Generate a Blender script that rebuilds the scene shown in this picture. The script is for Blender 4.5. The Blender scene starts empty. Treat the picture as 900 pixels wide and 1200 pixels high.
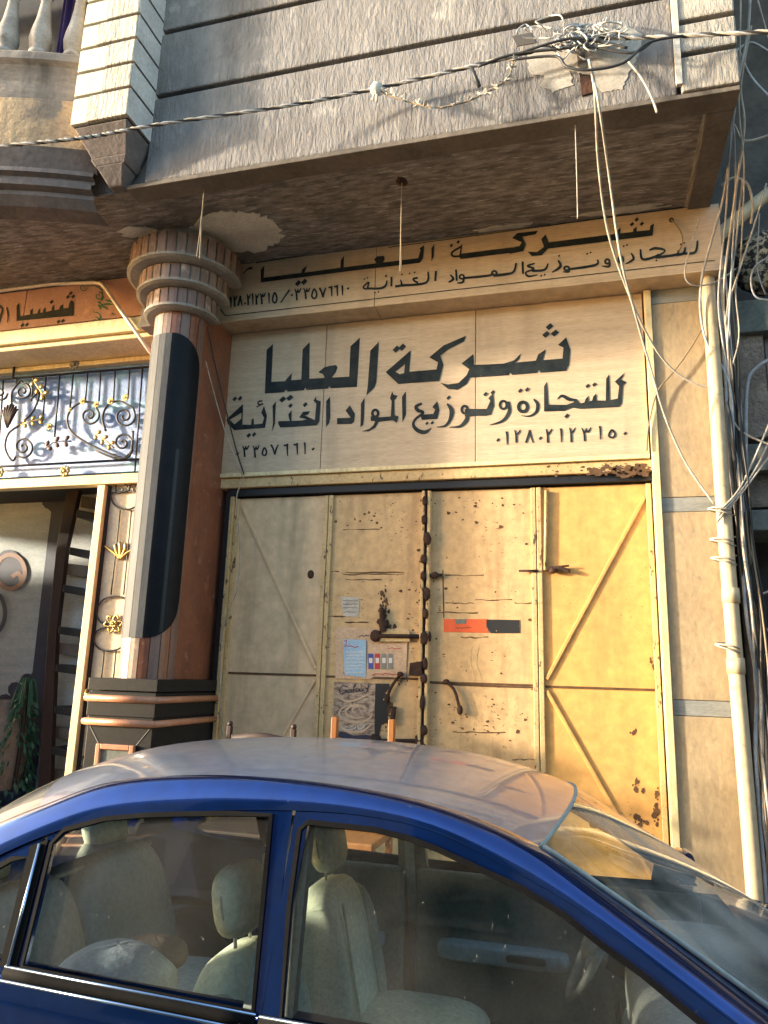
import bpy, bmesh, math, random
from mathutils import Vector
random.seed(7)
R = math.radians
scene = bpy.context.scene
C = scene.collection

# ------------------------------------------------------------------ camera
YAW, PITCH, ROLL, FPX = R(15.5059), R(12.5550), R(1.6995), 870.0
EYE = Vector((0.0, -5.6, 1.72))
_f = Vector((-math.sin(YAW)*math.cos(PITCH), math.cos(YAW)*math.cos(PITCH), math.sin(PITCH)))
_r = Vector((math.cos(YAW), math.sin(YAW), 0)); _u = _r.cross(_f)
CR = _r*math.cos(ROLL) + _u*math.sin(ROLL); CU = -_r*math.sin(ROLL) + _u*math.cos(ROLL); CF = _f
cam = bpy.data.cameras.new('camera'); cam_o = bpy.data.objects.new('camera', cam); C.objects.link(cam_o)
cam.sensor_fit = 'VERTICAL'; cam.sensor_height = 36; cam.lens = FPX/1200*36
cam.clip_start = 0.05; cam.clip_end = 500
from mathutils import Matrix
cam_o.matrix_world = Matrix(((CR.x, CU.x, -CF.x, EYE.x), (CR.y, CU.y, -CF.y, EYE.y), (CR.z, CU.z, -CF.z, EYE.z), (0, 0, 0, 1)))
scene.camera = cam_o

# ------------------------------------------------------------------ light
SUN_AZ, SUN_EL = R(72), R(9)          # azimuth: from the wall's normal round to the left
to_sun = Vector((-math.sin(SUN_AZ)*math.cos(SUN_EL), -math.cos(SUN_AZ)*math.cos(SUN_EL), math.sin(SUN_EL)))
world = bpy.data.worlds.new('World'); scene.world = world; world.use_nodes = True
nt = world.node_tree; nt.nodes.clear()
sky = nt.nodes.new('ShaderNodeTexSky'); sky.sky_type = 'NISHITA'; sky.sun_disc = False
sky.sun_elevation = SUN_EL; sky.sun_rotation = math.atan2(to_sun.x, to_sun.y)
bg = nt.nodes.new('ShaderNodeBackground'); bg.inputs[1].default_value = 0.15
wo = nt.nodes.new('ShaderNodeOutputWorld')
nt.links.new(sky.outputs[0], bg.inputs[0]); nt.links.new(bg.outputs[0], wo.inputs[0])
sl = bpy.data.lights.new('sun', 'SUN'); sl.energy = 2.2; sl.angle = R(3.0); sl.color = (1, .86, .66)
so = bpy.data.objects.new('sun', sl); C.objects.link(so)
so.rotation_euler = (-to_sun).to_track_quat('-Z', 'Y').to_euler(); so.location = (0, 0, 20)
scene.view_settings.view_transform = 'Standard'; scene.view_settings.look = 'None'
scene.view_settings.exposure = 2.7; scene.view_settings.gamma = 1; scene.view_settings.use_curve_mapping = False

# ------------------------------------------------------------------ surveying: where the line of sight through a photo point meets a real plane
def on_y(x, y, Y):
    d = CR*(x-450) - CU*(y-600) + CF*FPX
    return EYE + d*((Y-EYE.y)/d.y)
def px_size(x, y, Y):
    return (on_y(x+1, y, Y)-on_y(x, y, Y)).length

# ------------------------------------------------------------------ materials
def mat(name, base, rough=.7, metal=0., col2=None, vscale=2., stretch=(1, 1, 1), contrast=(.35, .65), col3=None, spot=(14., .62, .68), sstretch=(1, 1, 1),
        bump=None, bstretch=(1, 1, 1), coat=0., spec=.5, detail=6., distort=0., streak=None):
    m = bpy.data.materials.new(name); m.use_nodes = True
    n = m.node_tree.nodes; l = m.node_tree.links
    b = n['Principled BSDF']
    b.inputs['Base Color'].default_value = (*base, 1); b.inputs['Roughness'].default_value = rough; b.inputs['Metallic'].default_value = metal
    b.inputs['Coat Weight'].default_value = coat; b.inputs['Coat Roughness'].default_value = .04; b.inputs['Specular IOR Level'].default_value = spec
    tc = n.new('ShaderNodeTexCoord')
    def noise(scale, st, det=detail, dist=distort):
        mp = n.new('ShaderNodeMapping'); mp.inputs['Scale'].default_value = st; l.new(tc.outputs['Object'], mp.inputs[0])
        t = n.new('ShaderNodeTexNoise'); t.inputs['Scale'].default_value = scale; t.inputs['Detail'].default_value = det; t.inputs['Distortion'].default_value = dist
        t.inputs['Roughness'].default_value = .6
        l.new(mp.outputs[0], t.inputs[0]); return t.outputs[0]
    def rng(v, a, c):
        g = n.new('ShaderNodeMapRange'); g.inputs[1].default_value = a; g.inputs[2].default_value = c; l.new(v, g.inputs[0]); return g.outputs[0]
    def mix(f, a, c):
        x = n.new('ShaderNodeMix'); x.data_type = 'RGBA'; l.new(f, x.inputs[0])
        for s, v in ((6, a), (7, c)):
            if isinstance(v, tuple): x.inputs[s].default_value = (*v, 1)
            else: l.new(v, x.inputs[s])
        return x.outputs[2]
    cur = base
    if col2:
        cur = mix(rng(noise(vscale, stretch), *contrast), cur, col2)
        # fine tonal grain so no surface is perfectly even
        g = n.new('ShaderNodeMix'); g.data_type = 'RGBA'; g.blend_type = 'MULTIPLY'; g.inputs[0].default_value = .55
        gr = n.new('ShaderNodeMapRange'); gr.inputs[1].default_value = .3; gr.inputs[2].default_value = .7; gr.inputs[3].default_value = .62; gr.inputs[4].default_value = 1.25
        l.new(noise(vscale*9, stretch), gr.inputs[0]); l.new(cur, g.inputs[6]); l.new(gr.outputs[0], g.inputs[7]); cur = g.outputs[2]
    if col3:
        f = rng(noise(spot[0], sstretch), spot[1], spot[2])
        if len(spot) > 3:
            mm = n.new('ShaderNodeMath'); mm.operation = 'MULTIPLY'; l.new(f, mm.inputs[0]); l.new(rng(noise(spot[3], (1, 1, 1), 3.), .48, .6), mm.inputs[1]); f = mm.outputs[0]
        cur = mix(f, cur, col3)
    if streak:                       # drips and grime run down the sheet
        g2 = n.new('ShaderNodeMath'); g2.operation = 'MULTIPLY'; g2.inputs[1].default_value = streak[1]
        l.new(rng(noise(streak[2], (1, 1, .13), 5.), .5, .72), g2.inputs[0]); cur = mix(g2.outputs[0], cur, streak[0])
    if not isinstance(cur, tuple): l.new(cur, b.inputs['Base Color'])
    if bump:
        bp = n.new('ShaderNodeBump'); bp.inputs['Strength'].default_value = bump[1]; bp.inputs['Distance'].default_value = bump[2] if len(bump) > 2 else .01
        l.new(noise(bump[0], bstretch, 8.), bp.inputs['Height']); l.new(bp.outputs[0], b.inputs['Normal'])
    return m

def glass_mat(name, tint, dirt=(.5, .48, .42), dirt_amt=.05, rough=.0):
    m = bpy.data.materials.new(name); m.use_nodes = True
    n = m.node_tree.nodes; l = m.node_tree.links; n.clear()
    o = n.new('ShaderNodeOutputMaterial'); tr = n.new('ShaderNodeBsdfTransparent'); tr.inputs[0].default_value = (*tint, 1)
    gl = n.new('ShaderNodeBsdfGlossy'); gl.inputs['Roughness'].default_value = rough; gl.inputs[0].default_value = (1, 1, 1, 1)
    fr = n.new('ShaderNodeFresnel'); fr.inputs[0].default_value = 1.5
    mx = n.new('ShaderNodeMixShader'); l.new(fr.outputs[0], mx.inputs[0]); l.new(tr.outputs[0], mx.inputs[1]); l.new(gl.outputs[0], mx.inputs[2])
    df = n.new('ShaderNodeBsdfDiffuse'); df.inputs[0].default_value = (*dirt, 1)
    tc = n.new('ShaderNodeTexCoord')
    def noise(scale, a, c, hi, st=(1, 1, 1)):
        mp = n.new('ShaderNodeMapping'); mp.inputs['Scale'].default_value = st; l.new(tc.outputs['Object'], mp.inputs[0])
        t = n.new('ShaderNodeTexNoise'); t.inputs['Scale'].default_value = scale; t.inputs['Detail'].default_value = 5; l.new(mp.outputs[0], t.inputs[0])
        g = n.new('ShaderNodeMapRange'); g.inputs[1].default_value = a; g.inputs[2].default_value = c; g.inputs[3].default_value = 0; g.inputs[4].default_value = hi
        l.new(t.outputs[0], g.inputs[0]); return g.outputs[0]
    ad = n.new('ShaderNodeMath'); ad.operation = 'ADD'
    l.new(noise(3, .35, .7, dirt_amt), ad.inputs[0]); l.new(noise(85, .70, .75, .28, (1, 1, .45)), ad.inputs[1])
    m2 = n.new('ShaderNodeMixShader'); l.new(ad.outputs[0], m2.inputs[0]); l.new(mx.outputs[0], m2.inputs[1]); l.new(df.outputs[0], m2.inputs[2])
    l.new(m2.outputs[0], o.inputs[0])
    return m

MT = {}
MT['stucco'] = mat('stucco', (.228, .214, .203), .9, streak=((.09, .082, .078), .75, 4), col2=(.14, .133, .13), vscale=1.3, stretch=(1, 1, .5), col3=(.34, .32, .285), spot=(2.2, .6, .7), bump=(26, 1.0, .026), bstretch=(1.7, 1.7, .5))
MT['stucco_block'] = mat('stucco_block', (.36, .32, .27), .9, col2=(.24, .22, .19), vscale=1.6, bump=(28, 1.0, .018), bstretch=(1.7, 1.7, .5))
MT['soffit'] = mat('soffit', (.35, .31, .27), .92, streak=((.1, .088, .08), .7, 1.6), col2=(.15, .13, .115), vscale=13, stretch=(.5, 2.0, 1), contrast=(.36, .62), col3=(.5, .45, .4), spot=(17., .56, .68), sstretch=(.5, 2.6, 1), bump=(22, 1., .04), bstretch=(.5, 2.4, 1))
MT['soffit_rim'] = mat('soffit_rim', (.15, .125, .1), .9, col2=(.09, .075, .06), vscale=3, bump=(20, .6, .01))
MT['plaster'] = mat('plaster', (.42, .385, .33), .9, col2=(.3, .275, .235), vscale=7, bump=(14, .5, .01))
MT['patch_plaster'] = mat('patch_plaster', (.62, .58, .5), .9, col2=(.5, .46, .39), vscale=6, bump=(14, .5, .01))
MT['quoin_smooth'] = mat('quoin_smooth', (.62, .575, .45), .85, col2=(.5, .465, .37), vscale=4, bump=(18, .4, .008))
MT['quoin_rough'] = mat('quoin_rough', (.52, .48, .4), .9, col2=(.36, .33, .28), vscale=5, bump=(20, 1., .04), bstretch=(1.6, 1.6, .4))
MT['quoin_side'] = mat('quoin_side', (.5, .48, .45), .9, col2=(.4, .38, .36), vscale=4, bump=(18, .4, .008))
MT['groove'] = mat('groove', (.06, .055, .05), .95)
MT['old_stone'] = mat('old_stone', (.32, .265, .22), .9, streak=((.07, .058, .05), .8, 5), col2=(.2, .165, .14), vscale=3, stretch=(.6, .6, 2), bump=(12, .5, .02))
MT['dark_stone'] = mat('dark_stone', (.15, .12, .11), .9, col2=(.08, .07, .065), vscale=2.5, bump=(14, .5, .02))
MT['peeled'] = mat('peeled', (.5, .35, .2), .95, streak=((.12, .095, .08), .8, 5), col2=(.36, .25, .16), vscale=5, col3=(.2, .165, .135), spot=(2.4, .53, .6), bump=(11, .9, .04))
MT['baluster'] = mat('baluster', (.36, .33, .3), .8, col2=(.24, .21, .18), vscale=6, col3=(.16, .13, .1), spot=(9, .6, .7))
MT['purple'] = mat('purple', (.045, .02, .13), .8)
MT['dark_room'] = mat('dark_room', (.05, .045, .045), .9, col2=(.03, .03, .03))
MT['travertine'] = mat('travertine', (.56, .43, .285), .55, col2=(.44, .33, .21), vscale=3.0, stretch=(.5, .5, 6), contrast=(.3, .7), streak=((.30, .22, .14), .45, 3.5), col3=(.60, .48, .34), spot=(5, .57, .75), sstretch=(.35, 1, 9), bump=(30, .12, .003), bstretch=(.4, 1, 4))
MT['travertine_seam'] = mat('travertine_seam', (.26, .2, .13), .8)
MT['letter'] = mat('letter', (.006, .011, .014), .6, col2=(.028, .034, .034), vscale=9, col3=(.3, .235, .165), spot=(60, .66, .7, 4), spec=.2)
MT['letter_gap'] = mat('letter_gap', (.5, .42, .32), .7)
MT['gate'] = mat('gate', (.68, .365, .105), .55, streak=((.3, .17, .06), .5, 5), col2=(.58, .315, .095), vscale=1.2, contrast=(.3, .7), col3=(.16, .075, .02), spot=(48, .62, .68, 1.3), bump=(5, .25, .02))
MT['gate_worn'] = mat('gate_worn', (.63, .41, .19), .6, streak=((.22, .12, .05), .6, 6), col2=(.54, .345, .16), vscale=1.6, contrast=(.3, .7), col3=(.085, .04, .018), spot=(38, .605, .65, 2.2), sstretch=(.6, 1, 1.5), bump=(7, .3, .015))
MT['gate_dull'] = mat('gate_dull', (.74, .51, .285), .6, streak=((.26, .18, .09), .5, 5), col2=(.63, .43, .24), vscale=1.1, contrast=(.3, .7), col3=(.2, .12, .05), spot=(44, .66, .71, 1.4), bump=(5, .25, .02))
MT['gate_frame'] = mat('gate_frame', (.62, .43, .2), .55, col2=(.5, .34, .15), vscale=5, col3=(.09, .045, .02), spot=(26, .6, .65), sstretch=(1, 1, .5))
MT['rust'] = mat('rust', (.075, .03, .014), .85, metal=.2, col2=(.02, .012, .01), vscale=14, bump=(40, .6, .01))
MT['rust_line'] = mat('rust_line', (.14, .07, .025), .85, col2=(.06, .03, .014), vscale=12)
MT['black_iron'] = mat('black_iron', (.018, .018, .02), .5, metal=.4)
MT['red_marble'] = mat('red_marble', (.235, .085, .042), .38, col2=(.15, .055, .03), vscale=3, stretch=(1.5, 1.5, .7), col3=(.33, .17, .11), spot=(9, .6, .72), bump=(14, .15, .004))
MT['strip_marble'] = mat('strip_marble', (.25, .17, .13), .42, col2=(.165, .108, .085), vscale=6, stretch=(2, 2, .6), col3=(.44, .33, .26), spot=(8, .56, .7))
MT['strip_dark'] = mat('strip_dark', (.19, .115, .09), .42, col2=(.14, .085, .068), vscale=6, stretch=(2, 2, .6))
MT['ring_under'] = mat('ring_under', (.3, .28, .25), .7, col2=(.2, .185, .165), vscale=5)
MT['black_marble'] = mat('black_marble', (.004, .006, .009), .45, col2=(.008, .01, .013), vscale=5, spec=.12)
MT['sunlit_marble'] = mat('sunlit_marble', (.075, .08, .085), .6, spec=.2, col2=(.05, .055, .06), vscale=4, stretch=(2, 2, .5))  # the black marble where sun strikes it, sunlight put into the grey
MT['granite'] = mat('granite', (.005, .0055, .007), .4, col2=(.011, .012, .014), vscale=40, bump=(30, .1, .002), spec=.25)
MT['orange_marble'] = mat('orange_marble', (.50, .235, .13), .35, col2=(.38, .17, .09), vscale=7)
MT['cafe_red'] = mat('cafe_red', (.52, .29, .22), .55, col2=(.43, .225, .165), vscale=5, col3=(.58, .33, .22), spot=(6, .58, .7))
MT['cream_paint'] = mat('cream_paint', (.76, .62, .33), .5, col2=(.62, .5, .27), vscale=4, stretch=(1, 1, .4))
MT['beige_metal'] = mat('beige_metal', (.6, .5, .33), .5, col2=(.46, .4, .29), vscale=3, bump=(5, .1, .005))
MT['post_metal'] = mat('post_metal', (.55, .46, .3), .5, col2=(.4, .32, .2), vscale=4)
MT['blue_glass'] = mat('blue_glass', (.006, .10, .37), .35, col2=(.07, .29, .52), vscale=2.6, contrast=(.52, .62), stretch=(1, 1, 1.3), col3=(.035, .2, .46), spot=(130, .5, .66), bump=(130, .6, .01), spec=.8)  # paler patches paint sky glare into the opaque glass colour
MT['gold'] = mat('gold', (.56, .40, .12), .4, metal=.7, col2=(.25, .17, .06), vscale=20)
MT['brown_wood'] = mat('brown_wood', (.045, .018, .011), .6, col2=(.028, .012, .008), vscale=5, stretch=(3, 3, .5))
MT['orange_wood'] = mat('orange_wood', (.33, .125, .03), .5, col2=(.24, .085, .02), vscale=5, stretch=(4, 4, .5))
MT['mural'] = mat('mural', (.5, .55, .56), .7, col2=(.36, .42, .45), vscale=4, stretch=(.6, 1, 2.5))
MT['mural_dark'] = mat('mural_dark', (.015, .025, .06), .6, col2=(.02, .035, .08), vscale=3)
MT['mural_ring'] = mat('mural_ring', (.27, .15, .11), .6)
MT['shelf_light'] = mat('shelf_light', (.5, .54, .55), .6, col2=(.4, .43, .44), vscale=4, stretch=(1, 1, 4))
MT['shelf_wood'] = mat('shelf_wood', (.2, .17, .15), .6, col2=(.14, .115, .1), vscale=4)
MT['clay'] = mat('clay', (.36, .27, .21), .8, col2=(.26, .19, .15), vscale=5)
MT['leaf'] = mat('leaf', (.025, .1, .05), .55, col2=(.05, .16, .08), vscale=9)
MT['tile'] = mat('tile', (.43, .325, .19), .6, streak=((.2, .15, .09), .5, 5), col2=(.33, .245, .14), vscale=3.2, stretch=(1.3, 1.3, .55), contrast=(.32, .68), col3=(.25, .2, .13), spot=(11, .57, .72), sstretch=(1.5, 1.5, .8), distort=.6, bump=(24, .2, .004))
MT['grey_band'] = mat('grey_band', (.27, .275, .25), .65, col2=(.19, .195, .18), vscale=6, stretch=(.5, 1, 3))
MT['pipe'] = mat('pipe', (.5, .4, .25), .55, streak=((.25, .19, .11), .6, 9), col2=(.48, .39, .24), vscale=3, stretch=(1, 1, .5), col3=(.3, .23, .13), spot=(10, .64, .7), bump=(12, .2, .004))
MT['white_pipe'] = mat('white_pipe', (.78, .7, .58), .45, col2=(.65, .55, .45), vscale=6)
MT['cable_white'] = mat('cable_white', (.48, .43, .35), .65, col2=(.25, .22, .18), vscale=10)
MT['cable_grey'] = mat('cable_grey', (.4, .4, .4), .6, col2=(.27, .27, .27), vscale=10)
MT['cable_black'] = mat('cable_black', (.02, .02, .02), .55)
MT['cable_brown'] = mat('cable_brown', (.2, .15, .09), .65)
MT['concrete_dark'] = mat('concrete_dark', (.09, .085, .078), .9, col2=(.05, .048, .045), vscale=2, bump=(12, .5, .02))
MT['concrete_green'] = mat('concrete_green', (.17, .18, .155), .85, col2=(.1, .108, .095), vscale=4, bump=(16, .4, .01))
MT['rough_wall'] = mat('rough_wall', (.33, .26, .2), .95, col2=(.2, .155, .12), vscale=5, bump=(16, 1., .05))
MT['rag'] = mat('rag', (.46, .4, .27), .95, col2=(.04, .035, .03), vscale=26, contrast=(.47, .53), bump=(20, 1., .05))
MT['paper'] = mat('paper', (.62, .42, .26), .7, col2=(.53, .36, .22), vscale=6)
MT['paper_blue'] = mat('paper_blue', (.36, .53, .66), .7, col2=(.3, .45, .57), vscale=9)
MT['paper_white'] = mat('paper_white', (.6, .54, .45), .8, col2=(.42, .37, .3), vscale=20)
MT['ink'] = mat('ink', (.03, .03, .05), .7); MT['ink_red'] = mat('ink_red', (.45, .04, .05), .7); MT['ink_blue'] = mat('ink_blue', (.05, .08, .3), .7)
MT['ink_pale'] = mat('ink_pale', (.66, .62, .55), .7); MT['ink_grey'] = mat('ink_grey', (.22, .2, .17), .7)
MT['orange_sticker'] = mat('orange_sticker', (.76, .12, .03), .5, col2=(.66, .1, .03), vscale=14)
MT['black_sticker'] = mat('black_sticker', (.015, .015, .014), .5, col3=(.6, .45, .2), spot=(30, .66, .68))
MT['cocoa'] = mat('cocoa', (.5, .36, .25), .5, col2=(.17, .1, .065), vscale=9, stretch=(1, 1, 2), contrast=(.42, .6), distort=2.2)
MT['asphalt'] = mat('asphalt', (.055, .052, .05), .95, col2=(.035, .033, .032), vscale=1.5, bump=(60, .5, .01))
MT['pavement'] = mat('pavement', (.24, .215, .185), .9, col2=(.16, .14, .12), vscale=2, bump=(30, .4, .01))
MT['far_block'] = mat('far_block', (.36, .32, .27), .9, col2=(.28, .25, .21), vscale=1.2, bump=(10, .4, .02))
# car
MT['car_paint'] = mat('car_paint', (.0025, .030, .16), .18, metal=.85, coat=1., spec=.5, col2=(.003, .034, .175), vscale=2, col3=(.2, .19, .18), spot=(70, .69, .73))
MT['car_roof'] = mat('car_roof', (.13, .165, .25), .32, metal=.3, coat=.6, col2=(.2, .21, .235), vscale=2.2, contrast=(.3, .7), col3=(.05, .055, .07), spot=(30, .67, .71, 2.))
MT['rubber'] = mat('rubber', (.004, .004, .0045), .75, col2=(.007, .007, .007), vscale=10, spec=.05)
MT['tyre'] = mat('tyre', (.015, .015, .015), .85, bump=(40, .3, .005))
MT['rim'] = mat('rim', (.5, .5, .52), .3, metal=.9)
MT['highlight_blue'] = mat('highlight_blue', (.3, .4, .55), .22, metal=.9)  # blue highlight on the black rubber, made as thin metallic beads
MT['seat_fabric'] = mat('seat_fabric', (.66, .71, .55), .95, col2=(.56, .61, .48), vscale=6, bump=(140, .4, .004))
MT['rear_fabric'] = mat('rear_fabric', (.5, .6, .62), .95, col2=(.42, .5, .52), vscale=5, bump=(120, .4, .004))
MT['trim_dark'] = mat('trim_dark', (.05, .06, .06), .75, col2=(.035, .042, .042), vscale=6, bump=(90, .3, .003))
MT['trim_mid'] = mat('trim_mid', (.25, .29, .27), .8, col2=(.2, .23, .215), vscale=6)
MT['trim_light'] = mat('trim_light', (.42, .52, .57), .5, col2=(.35, .43, .48), vscale=6)
MT['wheel_grey'] = mat('wheel_grey', (.24, .26, .26), .5, col2=(.19, .21, .21), vscale=8)
MT['dash_grey'] = mat('dash_grey', (.4, .42, .4), .75, col2=(.33, .35, .33), vscale=8, bump=(120, .3, .002))
MT['bolster_fabric'] = mat('bolster_fabric', (.42, .46, .37), .95, col2=(.34, .38, .3), vscale=8, bump=(140, .4, .004))
MT['lamp_lens'] = mat('lamp_lens', (.7, .72, .75), .1, coat=1.); MT['tail_lens'] = mat('tail_lens', (.4, .01, .01), .15, coat=1.)
MT['shirt'] = mat('shirt', (.34, .4, .47), .9, col2=(.28, .33, .4), vscale=8, bump=(10, .5, .02))
MT['brown_bag'] = mat('brown_bag', (.13, .095, .08), .8, col2=(.08, .06, .05), vscale=9, bump=(12, .5, .02))
MT['glass_side'] = glass_mat('glass_side', (.9, .97, .94), dirt_amt=.045)
MT['glass_front'] = glass_mat('glass_front', (.9, .93, .92), dirt_amt=.42)
MT['lime'] = mat('lime', (.55, .51, .44), .85, col2=(.4, .37, .31), vscale=9)

# ------------------------------------------------------------------ mesh builder
WL = {}
def tag(o, label, cat, group=None, kind=None):
    if label: o['label'] = label
    if cat: o['category'] = cat
    if group: o['group'] = group
    if kind: o['kind'] = kind
    return o
def thing(name, label, cat, loc=(0, 0, 0), group=None):
    o = bpy.data.objects.new(name, None); C.objects.link(o); o.location = loc; o.empty_display_size = .1
    WL[o.name] = Vector(loc); return tag(o, label, cat, group)
class MB:
    def __init__(s): s.v = []; s.f = []
    def add(s, vs, fs):
        k = len(s.v); s.v += [tuple(p) for p in vs]; s.f += [tuple(i+k for i in f) for f in fs]; return s
    def box(s, x0, x1, y0, y1, z0, z1):
        return s.add([(x0, y0, z0), (x1, y0, z0), (x1, y1, z0), (x0, y1, z0), (x0, y0, z1), (x1, y0, z1), (x1, y1, z1), (x0, y1, z1)],
                     [(0, 1, 2, 3), (4, 5, 6, 7), (0, 1, 5, 4), (1, 2, 6, 5), (2, 3, 7, 6), (3, 0, 4, 7)])
    def prism(s, poly, y0, y1):           # poly of (x, z), extruded along y
        n = len(poly)
        return s.add([(x, y0, z) for x, z in poly]+[(x, y1, z) for x, z in poly],
                     [tuple(range(n)), tuple(range(n, 2*n))]+[(i, (i+1) % n, n+(i+1) % n, n+i) for i in range(n)])
    def hull(s, top, bot):                # two rings of equal count
        n = len(top)
        return s.add(list(top)+list(bot), [tuple(range(n)), tuple(range(n, 2*n))]+[(i, (i+1) % n, n+(i+1) % n, n+i) for i in range(n)])
    def bar(s, a, b, w, h):               # square bar between two points; w across (in xz), h along y
        a, b = Vector(a), Vector(b); d = (b-a).normalized(); sy = Vector((0, 1, 0)); sx = d.cross(sy)
        if sx.length < .01: sx = Vector((1, 0, 0)); sy = d.cross(sx)
        sx.normalize(); sy = sx.cross(d).normalized()
        return s.hull([a+sx*i*w/2+sy*j*h/2 for i, j in ((-1, -1), (1, -1), (1, 1), (-1, 1))], [b+sx*i*w/2+sy*j*h/2 for i, j in ((-1, -1), (1, -1), (1, 1), (-1, 1))])
    def tube(s, path, r, n=7, closed=False):
        P = [Vector(p) for p in path]; m = len(P); rr = r if isinstance(r, (list, tuple)) else [r]*m
        vs = []; ref = None
        for i, p in enumerate(P):
            t = (P[(i+1) % m]-P[i-1]) if closed else (P[min(i+1, m-1)]-P[max(i-1, 0)])
            if t.length < 1e-9: t = Vector((0, 0, 1))
            t.normalize()
            if ref is None: ref = t.orthogonal()
            ref = (ref-t*ref.dot(t)); ref = ref.normalized() if ref.length > 1e-6 else t.orthogonal().normalized()
            b = t.cross(ref)
            for k in range(n):
                a = 2*math.pi*k/n; vs.append(p+(ref*math.cos(a)+b*math.sin(a))*rr[i])
        fs = []
        for i in range(m if closed else m-1):
            j = (i+1) % m
            for k in range(n): fs.append((i*n+k, i*n+(k+1) % n, j*n+(k+1) % n, j*n+k))
        if not closed: fs += [tuple(range(n)), tuple(range((m-1)*n, m*n))]
        return s.add(vs, fs)
    def lathe(s, prof, cx, cy, n=24, a0=0., a1=2*math.pi):
        full = abs(a1-a0-2*math.pi) < 1e-6; k = n if full else n+1; vs = []; fs = []
        for r, z in prof:
            for i in range(k):
                a = a0+(a1-a0)*i/n; vs.append((cx+r*math.cos(a), cy+r*math.sin(a), z))
        for j in range(len(prof)-1):
            for i in range(n):
                i2 = (i+1) % k
                fs.append((j*k+i, j*k+i2, (j+1)*k+i2, (j+1)*k+i))
        return s.add(vs, fs)
    def blob(s, c, size, p=2.6, n=16, m=10, rot=None, noise=0.):
        vs = []; fs = []; c = Vector(c)
        def sp(v): return math.copysign(abs(v)**(2/p), v)
        for j in range(m+1):
            ph = -math.pi/2+math.pi*j/m
            for i in range(n):
                th = 2*math.pi*i/n
                q = Vector((sp(math.cos(ph))*sp(math.cos(th))*size[0], sp(math.cos(ph))*sp(math.sin(th))*size[1], sp(math.sin(ph))*size[2]))
                if noise: q *= 1+random.uniform(-noise, noise)
                if rot: q = rot @ q
                vs.append(c+q)
        for j in range(m):
            for i in range(n): fs.append((j*n+i, j*n+(i+1) % n, (j+1)*n+(i+1) % n, (j+1)*n+i))
        return s.add(vs, fs)
    def grid(s, fn, nu, nv):
        vs = [fn(i/nu, j/nv) for j in range(nv+1) for i in range(nu+1)]
        return s.add(vs, [(j*(nu+1)+i, j*(nu+1)+i+1, (j+1)*(nu+1)+i+1, (j+1)*(nu+1)+i) for j in range(nv) for i in range(nu)])
    def build(s, name, m, parent=None, smooth=False, bevel=0., solid=0., sub=0):
        me = bpy.data.meshes.new(name)
        if parent is not None: off = WL[parent.name]
        else:
            xs = [p[0] for p in s.v]; ys = [p[1] for p in s.v]; zs = [p[2] for p in s.v]
            off = Vector(((min(xs)+max(xs))/2, (min(ys)+max(ys))/2, min(zs)))
        me.from_pydata([tuple(Vector(p)-off) for p in s.v], [], s.f)
        bm = bmesh.new(); bm.from_mesh(me)
        if smooth: bmesh.ops.remove_doubles(bm, verts=bm.verts, dist=1e-5)
        bmesh.ops.recalc_face_normals(bm, faces=bm.faces); bm.to_mesh(me); bm.free()
        me.materials.append(MT[m] if isinstance(m, str) else m)
        if smooth: me.polygons.foreach_set('use_smooth', [True]*len(me.polygons))
        o = bpy.data.objects.new(name, me); C.objects.link(o)
        WL[o.name] = off.copy()
        if parent is not None: o.parent = parent
        else: o.location = off
        if bevel:
            b = o.modifiers.new('bevel', 'BEVEL'); b.width = bevel; b.segments = 2; b.limit_method = 'ANGLE'; b.angle_limit = R(40)
        if solid:
            b = o.modifiers.new('solid', 'SOLIDIFY'); b.thickness = solid; b.offset = 0
        if sub:
            b = o.modifiers.new('sub', 'SUBSURF'); b.levels = sub; b.render_levels = sub
        return o
def smooth_path(pts, k=6, closed=False):
    P = [Vector(p) for p in pts]; n = len(P); out = []
    for i in range(n if closed else n-1):
        a, b, c, d = (P[(i-1) % n], P[i], P[(i+1) % n], P[(i+2) % n]) if closed else (P[max(i-1, 0)], P[i], P[i+1], P[min(i+2, n-1)])
        for j in range(k):
            t = j/k
            out.append(.5*((2*b)+(-a+c)*t+(2*a-5*b+4*c-d)*t*t+(-a+3*b-3*c+d)*t**3))
    if not closed: out.append(P[-1])
    return out

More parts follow.
